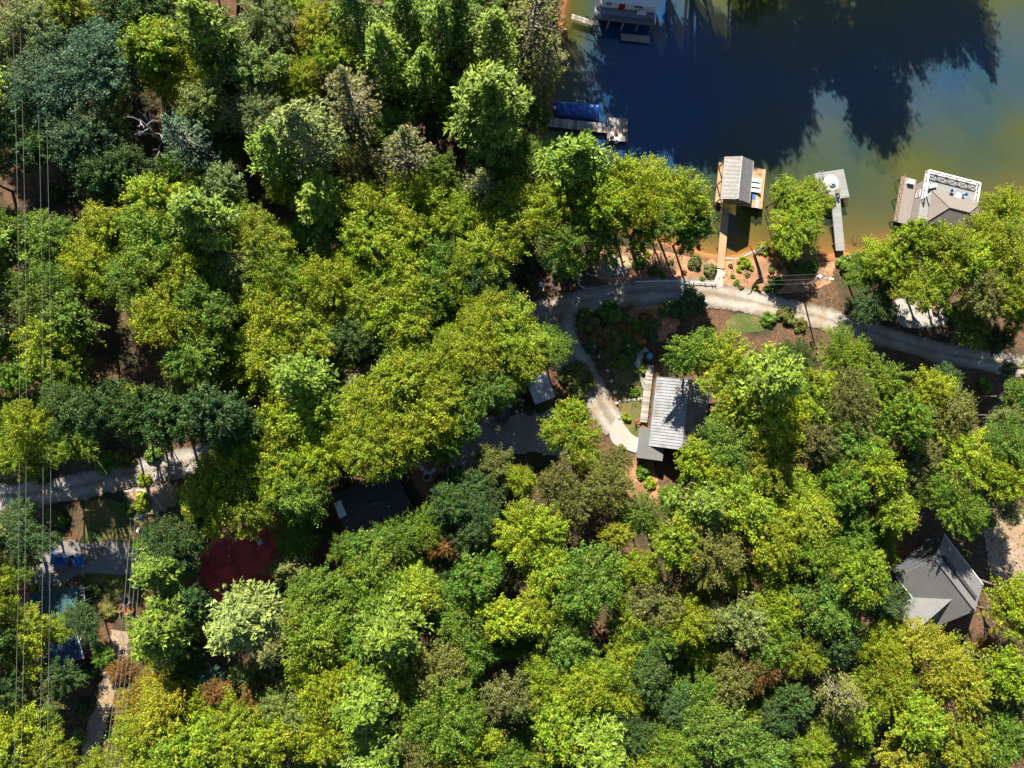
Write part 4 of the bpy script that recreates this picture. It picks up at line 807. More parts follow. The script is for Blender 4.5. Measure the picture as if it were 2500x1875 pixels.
# cars
def car(name, label, px, py, rz, paint, Lc=4.7, rails=True):
    g = G(px, py, 1.0); t = thing(name, label, 'car', (g.x, g.y, g.z + .12), rz); W = 1.85
    prof = [(-Lc / 2, .45), (-Lc / 2 + .05, .95), (-Lc / 2 + .25, 1.02), (Lc * .17, 1.02), (Lc / 2 - .35, .88), (Lc / 2, .62), (Lc / 2, .35), (-Lc / 2, .35)]
    m = MB(); rows = []
    for y, k in ((-W / 2, .94), (-W / 2 + .1, 1.0), (W / 2 - .1, 1.0), (W / 2, .94)): rows.append([(x * (1 if k == 1 else .985), y, z * (1 if k == 1 else .96)) for x, z in prof])
    n = len(prof); m.add([v for r in rows for v in r], [(i * n + j, i * n + (j + 1) % n, i * n + n + (j + 1) % n, i * n + n + j) for i in range(3) for j in range(n)] + [tuple(range(n)), tuple(range(4 * n - 1, 3 * n - 1, -1))])
    m.build('body', paint, t)
    def cabin(x0, x1, xt0, xt1, z0, z1, wb, wt): return MB().add([(x0, -wb, z0), (x1, -wb, z0), (x1, wb, z0), (x0, wb, z0), (xt0, -wt, z1), (xt1, -wt, z1), (xt1, wt, z1), (xt0, wt, z1)], [(3, 2, 1, 0), (4, 5, 6, 7), (0, 1, 5, 4), (1, 2, 6, 5), (2, 3, 7, 6), (3, 0, 4, 7)])
    cabin(-Lc / 2 + .12, Lc * .20, -Lc / 2 + .45, Lc * .06, 1.0, 1.58, W / 2 - .08, W / 2 - .25).build('window', M_GLASS, t)
    cabin(-Lc / 2 + .40, Lc * .075, -Lc / 2 + .5, Lc * .045, 1.57, 1.66, W / 2 - .22, W / 2 - .28).build('roof', paint, t)
    if rails:
        for s in (1, -1): MB().tube([(-Lc / 2 + .6, s * .6, 1.72), (Lc * .03, s * .6, 1.72)], .035, 5).build('roof_rail', M_CHROME, t)
    for x in (-Lc * .3, Lc * .31):
        for s in (1, -1):
            wl = MB().tube([(0, -.11, 0), (0, .11, 0)], .36, 16).build('wheel', M_RUBBER, t); wl.location = (x, s * (W / 2 - .08), .30)
            MB().tube([(0, s * .10, 0), (0, s * .125, 0)], .2, 12).build('rim', M_CHROME, wl)
    for s in (1, -1): MB().box((Lc / 2 - .03, s * .62, .68), (.12, .36, .14)).build('headlight', M_WHITE, t); MB().box((-Lc / 2 + .03, s * .68, .82), (.1, .26, .16)).build('tail_light', M_REDDOOR, t)
    MB().box((Lc / 2 - .0, 0, .45), (.1, 1.5, .12)).build('bumper', M_CHROME, t)
    return t
car('parked_car', 'blue car with roof rails parked on the cabin gravel drive', 163, 1368, math.radians(-9), M_BLUECAR, 5.0)
car('parked_car', 'black car in deep shade between the shed and the gravel court', 1236, 998, math.radians(70), M_BLACK, 4.6, False)
car('parked_car', 'dark red car almost hidden under trees above the road', 1232, 640, math.radians(20), M_REDDOOR, 4.5, False)
# utility poles and wires
def pole(label, bx, by, tx, ty, h, arm_rz, transformer=True):
    g = G(bx, by); top = P(tx, ty, g.z + h) - g
    top = Vector((top.x * .5, top.y * .5, h))                    # lean, at most half of what the picture suggests
    if Vector((top.x, top.y)).length > .9: k = .9 / Vector((top.x, top.y)).length; top.x *= k; top.y *= k
    t = thing('utility_pole', label, 'utility pole', g)
    MB().tube([(0, 0, -.5), tuple(top)], [.17, .11], 10).build('pole', M_POLE, t)
    d = Vector((math.cos(arm_rz), math.sin(arm_rz), 0)); ct = top - Vector((0, 0, .5))
    MB().tube([ct - d * 1.2, ct + d * 1.2], .075, 5).build('crossarm', M_POLE, t)
    for s in (-1.1, -.4, .4, 1.1): q = ct + d * s; MB().cyl((q.x, q.y, q.z + .05), .06, .24, 8).build('insulator', M_WHITE, t)
    if transformer: q = ct + Vector((-d.y, d.x, 0)) * .45 - Vector((0, 0, 1.4)); MB().cyl(tuple(q), .32, .95, 14).build('transformer', M_GALV, t)
    q = ct - Vector((0, 0, 1.0)); e_ = q + Vector((-d.y, d.x, 0)) * -1.6 + Vector((0, 0, .3))
    lamp = MB().tube([q, q * .5 + e_ * .5 + Vector((0, 0, .15)), e_], .035, 5).build('lamp_arm', M_GALV, t); MB().box(tuple(e_), (.7, .3, .16), rz=arm_rz + math.pi / 2).build('lamp_head', M_WHITE, lamp)
    return g + ct, d
p1, d1 = pole('leaning utility pole with grey transformer beside the road bend', 1300, 727, 1354, 682, 10.5, 1.35)
p2, d2 = pole('utility pole with crossarm and lamp on the cabin lawn', 392, 1250, 343, 1272, 10, -.2)
p3, d3 = pole('utility pole with transformer behind the sunlit road, near the grey dock', 1955, 702, 2000, 675, 10.5, 1.4)
def wire(label, a, b, sag, r=.028, name='power_line', group='power lines'):
    a, b = Vector(a), Vector(b); n = 22; pts = []
    for i in range(n + 1): u = i / n; q = a.lerp(b, u); q.z -= sag * 4 * u * (1 - u); pts.append(q)
    o = MB().tube(pts, r, 5).build(name, M_WIRE); return tag(o, label, 'wire', group)
for i, s in enumerate((-1.1, -.4, .4)): wire(('upper', 'middle', 'lower')[i] + ' wire between the bend pole and the pole near the grey dock', p1 + d1 * s, p3 + d3 * s, .9, .014, group='wires along the road')
wire('guy wire slanting from the bend pole down to the road edge', p1 - Vector((0, 0, 1)), G(1318, 731), 0, .02, 'guy_wire', 'guy wires')
e4 = P(248, 2050, 20)
for i, s in enumerate((-1.1, -.5, .1, .7)): wire(('first', 'second', 'third', 'fourth')[i] + ' from left of the four wires running down from the lawn pole', p2 + d2 * s, (e4.x + s * .9, e4.y, e4.z - .3 * i), 1.2, .03, group='wires down from the lawn pole')
g_ = P(150, 1010, 10); wire('thin wire from the lawn pole to the upper left across the road', p2, (g_.x, g_.y, g_.z), .6, .022, group='service wires')
for (x0, x1), lb, zz in (((22, 30), 'first from left of the four wires along the left edge', 13.2), ((40, 46), 'second from left of the four wires along the left edge', 13.2), ((78, 92), 'third from left of the four wires along the left edge', 12.4), ((98, 110), 'rightmost of the four wires along the left edge', 12.4)):
    a_, b_2 = P(x0, -160, zz + 6), P(x1, 2030, zz + 14); wire(lb, a_, b_2, 2.0, .018, group='wires along the left edge')

# ------------------------------------------------------------------ trees
def quads(C, Nrm, size, rs, asp=1.0, fold=.25, axis=None):
    """leaf quads: rhombic, slightly folded, facing Nrm"""
    n = len(C); Nrm = Nrm / np.linalg.norm(Nrm, axis=1)[:, None]
    A = rs.randn(n, 3) if axis is None else axis + rs.randn(n, 3) * .25
    A -= Nrm * (A * Nrm).sum(1)[:, None]; A /= np.linalg.norm(A, axis=1)[:, None] + 1e-9
    B = np.cross(Nrm, A); s = size[:, None]
    V = np.stack([C - A * s * .5, C - B * s * .5 * asp + Nrm * s * fold * asp * .5, C + A * s * .5, C + B * s * .5 * asp + Nrm * s * fold * asp * .5], 1)
    return V.reshape(-1, 3), np.arange(4 * n).reshape(-1, 4)
def sph(n, rs):
    v = rs.randn(n, 3); return v / np.linalg.norm(v, axis=1)[:, None]
def broad_crown(seed, leaf=.46, nlobe=11, npuff=150, per=78, flat=.62, R=6.0, zc=12.2):
    rs = np.random.RandomState(seed)
    d = sph(nlobe * 3, rs); d = d[d[:, 2] > -.35][:nlobe]
    lc = d * np.array([R * .58, R * .58, R * flat * .62]); lr = R * rs.uniform(.34, .52, len(lc)); lc[0] = (0, 0, R * flat * .45)
    npuff = int(npuff * 2.3); per = int(per * .72); leaf *= .76
    pick = rs.choice(len(lc), npuff, p=lr ** 2 / (lr ** 2).sum()); pd = sph(npuff, rs); pd[:, 2] = np.where(pd[:, 2] < -.25, -pd[:, 2], pd[:, 2])
    pc = lc[pick] + pd * lr[pick][:, None] * np.array([1, 1, .85]) * rs.uniform(.6, 1.18, (npuff, 1)); pr = rs.uniform(.28, .85, npuff)
    od = pc * np.array([1, 1, .5]); od /= np.linalg.norm(od, axis=1)[:, None] + 1e-6        # sprays reach outwards
    k = np.repeat(np.arange(npuff), per); ld = sph(len(k), rs); ld[:, 2] = np.where(ld[:, 2] < -.2, -ld[:, 2] * .7, ld[:, 2])
    C = pc[k] + ld * pr[k][:, None] * rs.uniform(.35, 1.0, (len(k), 1)) ** .7 * np.array([1.0, 1.0, .6]) + od[k] * (rs.randn(len(k)) * pr[k] * .75)[:, None]
    Nn = ld * .7 + np.array([0, .12, .8]) + rs.randn(len(k), 3) * .6
    ax = ld * np.array([1, 1, .2])
    V, Q = quads(C + np.array([0, 0, zc]), Nn, rs.uniform(.6, 1.25, len(k)) * leaf, rs, .62, .3, ax)
    # a thin inner fill so the crown is not hollow
    n2 = 700; c2 = sph(n2, rs) * rs.uniform(.1, .8, (n2, 1)) ** .6 * np.array([R * .8, R * .8, R * flat * .75])
    V2, Q2 = quads(c2 + np.array([0, 0, zc - .3]), rs.randn(n2, 3) + np.array([0, 0, .8]), rs.uniform(.7, 1.2, n2) * leaf * 1.25, rs, .7)
    tint = np.clip(np.concatenate([.46 + rs.randn(len(lc))[pick][k] * .10 + rs.randn(npuff)[k] * .14 + rs.randn(len(k)) * .22, .4 + rs.randn(n2) * .18]), 0, 1)
    turn = np.clip(np.concatenate([.45 + rs.randn(len(lc))[pick][k] * .12 + rs.randn(npuff)[k] * .18 + rs.randn(len(k)) * .14, .4 + rs.randn(n2) * .1]), 0, 1)
    me = np_mesh('crown', np.concatenate([V, V2]), np.concatenate([Q, Q2 + len(V)]), M_LEAF, {'tint': tint, 'turn': turn})
    m = MB(); rr = random.Random(seed); bx, by = rr.uniform(-.4, .4), rr.uniform(-.4, .4)
    m.tube([(0, 0, -.6), (bx * .4, by * .3, 3.5), (bx, by, 7.5), (bx * .6, by, zc)], [.34, .28, .22, .1], 8)
    for c in lc: m.tube([(bx * .9, by, 6.4 + rr.uniform(0, 1.5)), (c[0] * .5 + bx * .5, c[1] * .5 + by * .5, zc - 2.6 + c[2] * .4), (c[0], c[1], zc + c[2])], [.13, .1, .04], 5)
    return me, m.mesh('trunk', M_BARK, True)
def pine_crown(seed, R=5.0, Ht=22.0, base=.36, droop=.0, nlev=24, per=6, tuft=30, leaf=.62, sparse=0.0, dense_tip=True):
    rs = np.random.RandomState(seed); Cs, Ns, As, Ss, Tn = [], [], [], [], []; m = MB(); tw = MB()
    m.tube([(0, 0, -.6), (.1, 0, Ht * .4), (0, .1, Ht * .8), (0, 0, Ht * .985)], [.36, .26, .12, .03], 8)
    for i in range(nlev):
        t = i / (nlev - 1); z = Ht * (base + (1 - base) * t ** .92) - .3
        L0 = R * (math.sin(math.pi * min(1, .30 + .70 * t) ** 1.15) * .95 + .10 * (1 - t)) if t < .95 else R * .16
        L0 = R * max(.12, (1 - t ** 2.2) * (.55 + .45 * min(1, t * 3.2 + .25)))
        n = per if t < .8 else max(4, per - 1); a0 = rs.rand() * 6.28
        for k in range(n):
            a = a0 + 6.283 * k / n + rs.randn() * .22; L = L0 * rs.uniform(.68, 1.12)
            if rs.rand() < sparse * .4: continue
            rise = .22 + .35 * t - droop
            tip = np.array([math.cos(a) * L, math.sin(a) * L, z + L * rise]); org = np.array([0, 0, z])
            mid = org * .45 + tip * .55 - np.array([0, 0, L * .07 * (1 + droop)])
            tw.tube([org, mid, tip], [.05 + .012 * L, .04, .015], 3, False)
            nt_ = int(tuft * (.4 + .6 * L / R) * (1 - sparse * .5)); u = rs.uniform(.22, 1.0, nt_) ** .75
            base_p = np.where(u[:, None] < .55, org + (mid - org) * (u / .55)[:, None], mid + (tip - mid) * ((u - .55) / .45)[:, None])
            side = np.array([-math.sin(a), math.cos(a), 0]); out = (tip - mid) / np.linalg.norm(tip - mid)
            sp = rs.randn(nt_) * (.12 + .34 * L * .35) * (1.15 - .6 * u)
            Cc = base_p + side * sp[:, None] + rs.randn(nt_, 3) * .1 + np.array([0, 0, .05])
            Cs.append(Cc); Ns.append(np.tile([0, 0, 1.0], (nt_, 1)) + rs.randn(nt_, 3) * .42 + out * .1); As.append(out + side * (np.sign(sp) * .75)[:, None]); Ss.append(rs.uniform(.75, 1.3, nt_) * leaf)
            Tn.append(np.full(nt_, rs.randn() * .13))
    C, Nn, A, S, T = map(np.concatenate, (Cs, Ns, As, Ss, Tn))
    V, Q = quads(C, Nn, S, rs, .34, .5, A)
    V2, Q2 = quads(C + rs.randn(len(C), 3) * .12, Nn + rs.randn(len(C), 3) * .5, S * .85, rs, .34, .5, A + rs.randn(len(C), 3) * .6)
    tint = np.clip(np.concatenate([.48 + T + rs.randn(len(T)) * .18, .42 + T + rs.randn(len(T)) * .18]), 0, 1); turn = np.clip(.45 + np.concatenate([T, T]) * .6 + rs.randn(2 * len(T)) * .12, 0, 1)
    me = np_mesh('crown', np.concatenate([V, V2]), np.concatenate([Q, Q2 + len(V)]), M_NEEDLE, {'tint': tint, 'turn': turn})
    return me, m.mesh('trunk', M_BARK, True), tw.mesh('branches', M_TWIG)
def bush_crown(seed, leaf=.24, npuff=34, per=90):
    rs = np.random.RandomState(seed); pd = sph(npuff, rs); pd[:, 2] = np.abs(pd[:, 2]); pc = pd * rs.uniform(.35, .8, (npuff, 1)) * np.array([1.15, 1.15, .8]); pr = rs.uniform(.22, .42, npuff)
    k = np.repeat(np.arange(npuff), per); ld = sph(len(k), rs); ld[:, 2] = np.abs(ld[:, 2]) * 1.0 - .15
    C = pc[k] + ld * pr[k][:, None] * rs.uniform(.5, 1, (len(k), 1)); C[:, 2] = np.maximum(C[:, 2], .02) + .12
    V, Q = quads(C, ld + np.array([0, 0, .7]) + rs.randn(len(k), 3) * .5, rs.uniform(.6, 1.25, len(k)) * leaf, rs, .6)
    me = np_mesh('foliage', V, Q, M_LEAF, {'tint': np.clip(.45 + rs.randn(npuff)[k] * .15 + rs.randn(len(k)) * .2, 0, 1), 'turn': np.clip(.45 + rs.randn(npuff)[k] * .15 + rs.randn(len(k)) * .12, 0, 1)})
    m = MB()
    for i in range(7): p = pc[i]; m.tube([(p[0] * .15, p[1] * .15, -.1), (p[0] * .5, p[1] * .5, p[2] * .6), tuple(p)], [.04, .03, .012], 4)
    return me, m.mesh('stem', M_BARK)
BROAD = [broad_crown(11), broad_crown(12, .40, 13, 170, 72), broad_crown(13, .52, 9, 130, 82, .7), broad_crown(14, .44, 12, 160, 74, .55), broad_crown(15, .38, 14, 190, 66, .66), broad_crown(16, .48, 10, 140, 80, .6), broad_crown(17, .42, 8, 150, 78, .75)]
PINE = [pine_crown(21), pine_crown(22, 5.2, 23, .40, .02, 20, 7, 34), pine_crown(23, 4.6, 21, .30, .0, 26, 6, 30), pine_crown(24, 5.0, 22, .42, -.05, 20, 6, 40, .7)]
HEML = [pine_crown(31, 5.0, 20, .22, .32, 24, 6, 26, .5, .35), pine_crown(32, 4.8, 21, .26, .26, 22, 7, 24, .5, .3)]
BUSH = [bush_crown(41), bush_crown(42, .28, 28, 95), bush_crown(43, .2, 40, 85)]
COLS = {'yg': (.225, .305, .016), 'yl': (.25, .34, .02), 'g': (.125, .225, .024), 'dg': (.065, .125, .032), 'pg': (.20, .265, .075), 'y': (.275, .305, .02), 'gold': (.31, .255, .026), 'rust': (.25, .15, .04), 'ol': (.155, .175, .04), 'blue': (.075, .155, .075), 'cy': (.15, .245, .018), 'red': (.34, .075, .03)}
CNAME = {'yg': 'yellow-green', 'yl': 'bright yellow-green', 'g': 'mid-green', 'dg': 'dark green', 'pg': 'pale grey-green', 'y': 'yellow', 'gold': 'golden', 'rust': 'rust-brown', 'ol': 'olive', 'blue': 'blue-green', 'cy': 'fresh green', 'red': 'rust-red'}
LAND = [(375, 320, 'the bare dead tree'), (195, 465, 'the tan dirt mound'), (1410, 267, 'the blue-covered boat'), (1520, 40, 'the red-door boathouse'), (1807, 440, 'the ribbed-roof boathouse'), (2030, 446, 'the cream umbrella'),
        (2320, 460, 'the white-railed boathouse'), (1500, 645, 'the shore fire pit'), (1320, 943, 'the flat grey shed roof'), (1260, 1070, 'the gravel court'), (1630, 1010, 'the garden house'), (900, 1230, 'the near-black roof'), (1040, 1165, 'the white patio chairs'),
        (580, 1380, 'the red metal roof'), (130, 1475, 'the teal cabin roof'), (308, 1465, 'the cabin fire ring'), (350, 1270, 'the lawn utility pole'), (168, 1588, 'the navy cabin roof'), (2340, 1480, 'the grey shingle house'), (2250, 755, 'the concrete pad'), (1325, 705, 'the leaning utility pole'),
        (1820, 730, 'the sunlit road'), (440, 1130, 'the gravel road bend'), (0, 0, 'the top left corner'), (0, 1875, 'the bottom left corner'), (2500, 1875, 'the bottom right corner'), (700, 30, 'the upper forest edge'), (1250, 1860, 'the bottom edge centre'), (1830, 1850, 'the lower right edge'),
        (30, 700, 'the left edge wires'), (1480, 985, 'the curving driveway'), (950, 870, 'the shaded road'), (2480, 1150, 'the right edge'), (560, 1860, 'the lower left edge'), (1000, 300, 'the dark forest gap')]
ORD = ['nearest', 'second nearest', 'third nearest', 'fourth nearest', 'fifth nearest', 'sixth nearest', 'seventh nearest', 'eighth nearest', 'ninth nearest', 'tenth nearest', 'eleventh nearest', 'twelfth nearest'] + ['%dth nearest' % i for i in range(13, 60)]
TREES = []      # (px, py, radius px, kind, colour, height factor)
def T(kind, col, *pts):
    for p in pts: TREES.append((p[0], p[1], p[2], kind, col, p[3] if len(p) > 3 else 1.0))
# upper left forest
T('B', 'pg', (88, 77, 92), (573, 120, 78), (661, 40, 80), (529, 253, 82), (639, 275, 80), (286, 292, 66), (573, 463, 66), (60, 165, 70), (640, 180, 84))
T('B', 'blue', (209, 175, 120), (121, 235, 100), (220, 330, 92), (160, 120, 80)); T('B', 'dg', (275, 408, 80), (364, 22, 86), (300, 30, 70), (55, 364, 84), (330, 420, 70), (120, 330, 70))
T('B', 'yl', (375, 140, 100), (165, 22, 76), (410, 205, 62), (474, 287, 50)); T('B', 'yg', (485, 209, 76), (815, 143, 76), (705, 463, 54), (740, 190, 66)); T('B', 'y', (793, 60, 72), (775, 105, 55))
T('P', 'cy', (507, 66, 82), (937, 143, 92), (1036, 176, 80), (1190, 121, 84), (1212, 270, 112), (661, 386, 82), (1190, 330, 84)); T('P', 'g', (1113, 33, 80), (992, 40, 80), (870, 30, 76), (1060, 90, 74)); T('H', 'ol', (1311, 70, 92), (870, 253, 104), (1330, 170, 74), (1157, 463, 74), (980, 400, 92))
T('P', 'pg', (760, 342, 92)); T('H', 'blue', (474, 352, 78)); T('B', 'ol', (882, 420, 66)); T('B', 'g', (1070, 430, 70), (1234, 415, 76), (1110, 240, 70), (960, 330, 60), (1250, 30, 70))
# centre ridge of yellow-green hardwoods
T('B', 'yg', (922, 514, 88), (900, 590, 88), (1028, 482, 84), (1012, 575, 84), (1110, 543, 82), (1256, 505, 100), (1187, 608, 84), (970, 640, 84), (1117, 677, 76), (1003, 714, 86), (902, 738, 86), (963, 779, 92), (1256, 592, 88))
T('B', 'yl', (922, 673, 82), (1142, 500, 60), (1180, 545, 66)); T('B', 'g', (1064, 645, 84), (1052, 738, 66), (979, 845, 64)); T('B', 'dg', (870, 828, 72), (1180, 690, 66), (1215, 690, 56))
T('B', 'yg', (1370, 490, 92, 1.15), (1492, 441, 92, 1.15), (1451, 520, 94, 1.25), (1553, 514, 84, 1.25), (1655, 502, 84, 1.1)); T('P', 'cy', (1402, 425, 98)); T('B', 'yl', (1553, 461, 76), (1430, 470, 70), (1610, 480, 60)); T('B', 'g', (1390, 583, 86, 1.2), (1471, 575, 76, 1.25), (1593, 555, 76, 1.2), (1690, 560, 72, .95))
T('B', 'yg', (1935, 548, 86, .62)); T('B', 'yg', (1985, 480, 62, .62), (1910, 478, 60, .62), (1950, 500, 70, .62))
# band above the shed and court
T('B', 'g', (1245, 752, 62), (1186, 950, 76), (1125, 1023, 68), (1247, 945, 52), (1341, 848, 62, .7)); T('B', 'yg', (1190, 766, 72), (1247, 819, 92), (1166, 836, 86), (1125, 880, 86), (1268, 880, 76), (1064, 909, 86), (963, 941, 90), (1085, 970, 82), (1024, 1023, 90), (902, 990, 84))
T('B', 'yl', (1215, 770, 56), (1010, 950, 66), (1110, 830, 60))
# long band above the red and dark roofs
T('B', 'yg', (766, 1022, 92), (685, 1034, 88), (652, 1095, 94), (563, 1152, 94), (522, 1205, 86), (600, 1225, 88), (807, 1095, 86), (909, 1083, 88), (1010, 1071, 84), (970, 1010, 84)); T('B', 'yl', (705, 1152, 94), (600, 1120, 70), (850, 1030, 76), (560, 1230, 62)); T('B', 'g', (725, 1217, 84), (950, 1118, 64), (1071, 1071, 66))
T('B', 'dg', (420, 1022, 82, 1.6), (522, 1004, 80, 1.5), (583, 1042, 76, 1.2), (340, 1010, 76, 1.6), (262, 1000, 74, 1.55), (190, 1010, 70, 1.5)); T('B', 'yg', (330, 985, 50), (290, 1010, 50))
# around the red roof and down to the bottom left
T('B', 'dg', (432, 1335, 82), (460, 1290, 66), (475, 1480, 62)); T('P', 'g', (385, 1400, 82, .8)); T('P', 'cy', (405, 1520, 94, .8)); T('H', 'ol', (700, 1385, 66, .5)); T('P', 'pg', (584, 1530, 104, .85)); T('H', 'ol', (660, 1575, 78, .9)); T('B', 'yg', (620, 1465, 46, .9))
T('P', 'blue', (498, 1665, 46, .6)); T('B', 'gold', (378, 1668, 56, .8), (330, 1735, 60, .8)); T('B', 'y', (412, 1735, 80), (350, 1790, 70)); T('B', 'rust', (536, 1690, 36, 1.1), (488, 1768, 38, 1.1), (636, 1680, 52), (300, 1640, 34, .8)); T('B', 'yg', (481, 1725, 60), (584, 1744, 76), (447, 1812, 88), (550, 1812, 84), (670, 1795, 84), (344, 1840, 80), (250, 1862, 56))
T('B', 'pg', (704, 1716, 72), (610, 1650, 50)); T('B', 'yl', (51, 1530, 74, .8), (34, 1795, 84), (130, 1532, 46, .7), (60, 1112, 56, 1.3), (95, 1045, 72, 1.5)); T('B', 'yg', (40, 1610, 70, .8), (110, 1850, 70)); T('B', 'dg', (206, 1518, 52, .6), (155, 1650, 60, .7), (20, 1690, 70), (70, 1290, 80, .7)); T('B', 'ol', (86, 1709, 62, .8), (20, 1440, 40, .7), (30, 1340, 60, .7)); T('B', 'g', (113, 1805, 70, .8), (258, 1597, 38, .4), (25, 560, 60), (50, 930, 60), (20, 1040, 50), (25, 850, 60)); T('B', 'y', (25, 620, 56, .8))
# centre bottom thicket
T('B', 'yl', (1281, 1175, 44)); T('B', 'ol', (1213, 1125, 66, .7), (1389, 1235, 78), (1362, 1172, 62), (1484, 1185, 70), (1498, 1132, 46, .7)); T('B', 'dg', (1140, 1185, 66, .7), (1186, 1195, 62, .7), (1091, 1245, 66), (1180, 1270, 66), (1130, 1300, 60)); T('B', 'yg', (1281, 1285, 86), (1348, 1299, 70), (1403, 1060, 84, .9), (1389, 1000, 60, .9), (1552, 1379, 64)); T('B', 'y', (1498, 1308, 48)); T('B', 'g', (1565, 1248, 60), (900, 1335, 60), (970, 1318, 66, .9), (1040, 1290, 60, .9), (840, 1345, 50)); T('B', 'rust', (1099, 1330, 42), (1060, 1340, 36)); T('B', 'red', (1421, 1148, 24, .6))
# bottom right
T('B', 'ol', (1590, 1468, 82)); T('H', 'ol', (2042, 1690, 82, .9)); T('B', 'yg', (1527, 1513, 66), (1658, 1504, 76), (1884, 1490, 84), (1952, 1594, 62), (2133, 1580, 74), (2472, 1513, 92), (2449, 1626, 88), (2155, 1671, 84), (2110, 1735, 66), (1988, 1843, 64), (2336, 1790, 90), (2223, 1760, 88), (1523, 1590, 60)); T('B', 'pg', (1794, 1504, 84), (1730, 1520, 60), (2460, 1700, 66))
T('B', 'g', (2020, 1481, 98), (1703, 1716, 76), (1749, 1784, 98), (1816, 1830, 98), (1658, 1840, 86), (2440, 1800, 84), (1590, 1560, 70), (1870, 1560, 70)); T('B', 'dg', (2146, 1477, 76), (2042, 1560, 66), (1658, 1730, 70), (1575, 1650, 76), (1530, 1790, 76), (1930, 1700, 60), (1900, 1760, 60)); T('P', 'blue', (1938, 1807, 46, .7)); T('B', 'y', (2223, 1565, 90, .9), (2314, 1610, 90, .9), (2200, 1826, 70), (2336, 1685, 84)); T('B', 'rust', (1830, 1630, 62), (2395, 1575, 36, .7)); T('B', 'ol', (1790, 1665, 76)); T('B', 'yg', (1527, 1680, 60))
# right edge
T('B', 'yg', (2470, 640, 104), (2300, 620, 96), (2215, 590, 72), (2250, 700, 84), (2380, 590, 76), (2440, 720, 84), (2140, 640, 66, .7), (2460, 1165, 78), (2485, 1440, 70)); T('B', 'yl', (2440, 510, 72), (2350, 650, 76), (2180, 640, 66)); T('B', 'ol', (2400, 725, 84)); T('B', 'g', (2110, 665, 64, .55), (2480, 960, 60), (2450, 1085, 82), (2495, 1020, 56)); T('B', 'dg', (2130, 745, 66, .6), (2170, 700, 60, .7), (2440, 830, 50, .7)); T('B', 'pg', (2460, 1250, 40, .6), (2450, 1010, 50)); T('B', 'y', (2480, 760, 60))
# ground kept free when the forest is filled in: (px, py, radius px)
CLEAR = [(270, 1270, 90), (250, 1365, 95), (300, 1460, 70), (150, 1470, 95), (165, 1590, 70), (250, 1700, 75), (230, 1800, 70), (580, 1390, 120), (900, 1240, 130), (1035, 1165, 70), (1270, 1060, 110), (1150, 1100, 70), (1320, 945, 70), (1540, 980, 100), (1670, 1010, 105), (1400, 830, 100), (1460, 930, 80), (1560, 1100, 80), (1560, 1190, 60),
         (1500, 660, 110), (1650, 680, 110), (1800, 690, 120), (1950, 700, 100), (2250, 755, 90), (2320, 1460, 170), (2430, 900, 60), (2440, 1310, 80), (480, 1130, 90), (330, 1180, 110), (130, 1200, 70), (0, 1210, 60), (1560, 790, 90), (1820, 790, 60), (195, 462, 60), (340, 330, 70), (60, 480, 60), (1970, 790, 50), (2120, 815, 45), (2300, 860, 40), (1370, 720, 80), (1650, 800, 40), (1050, 848, 30), (320, 880, 75), (300, 800, 60), (380, 935, 45), (1010, 866, 26), (905, 905, 26), (860, 930, 24)]
T('B', 'yg', (1760, 880, 84), (1700, 1130, 80), (1790, 980, 88)); T('B', 'g', (1690, 850, 76), (1760, 1080, 84))
def lake_px(px, py, r):
    p = P(px, py, 8); b = p * 0.93; return sdist([(b.x, b.y)])[0] < 3
FR = random.Random(19)
def fill(x0, x1, y0, y1, step, cols, rmin=76, rmax=100, ov=.52, kind='B'):
    y = y0
    while y < y1:
        x = x0
        while x < x1:
            px, py, r = x + FR.uniform(-.35, .35) * step, y + FR.uniform(-.35, .35) * step, FR.uniform(rmin, rmax)
            ok = not lake_px(px, py, r) and all((px - c[0]) ** 2 + (py - c[1]) ** 2 > (c[2] + r * .45) ** 2 for c in CLEAR) and all((px - q[0]) ** 2 + (py - q[1]) ** 2 > (ov * (q[2] + r)) ** 2 for q in TREES)
            if ok: c = FR.choice(cols); pk = kind == 'B' and FR.random() < .14; c = 'cy' if pk else c; TREES.append((px, py, r, 'P' if pk else kind, c, FR.uniform(.85, 1.1)))
            x += step
        y += step
fill(-70, 0, -60, 1900, 90, ['yg', 'g', 'dg', 'pg'])
fill(70, 860, 480, 990, 55, ['yg', 'yg', 'yl', 'g', 'cy', 'pg'])
fill(730, 1540, 1330, 1860, 55, ['yg', 'yg', 'yl', 'g', 'cy', 'ol'])
fill(1590, 2420, 800, 1450, 55, ['yg', 'yg', 'yl', 'g', 'cy', 'ol'])
fill(10, 2500, -60, 1870, 50, ['g', 'dg', 'yg', 'g', 'cy'], 44, 64, .46, 'U')
fill(-60, 1340, -240, -60, 110, ['g', 'yg', 'dg'])
fill(0, 2500, 1890, 1930, 100, ['yg', 'g', 'yl'])
fill(2520, 2560, 560, 1900, 100, ['yg', 'g', 'yl'])
def tree_info(px, py, col, kind):
    l = min(LAND, key=lambda q: (q[0] - px) ** 2 + (q[1] - py) ** 2); dx, dy = px - l[0], py - l[1]
    side = ('left of' if dx < 0 else 'right of') if abs(dx) > abs(dy) else ('above' if dy < 0 else 'below')
    return (CNAME[col], {'B': 'broadleaf tree', 'P': 'pine tree', 'H': 'hemlock tree', 'S': 'shrub', 'U': 'small tree'}[kind], side, l[2]), math.hypot(dx, dy)
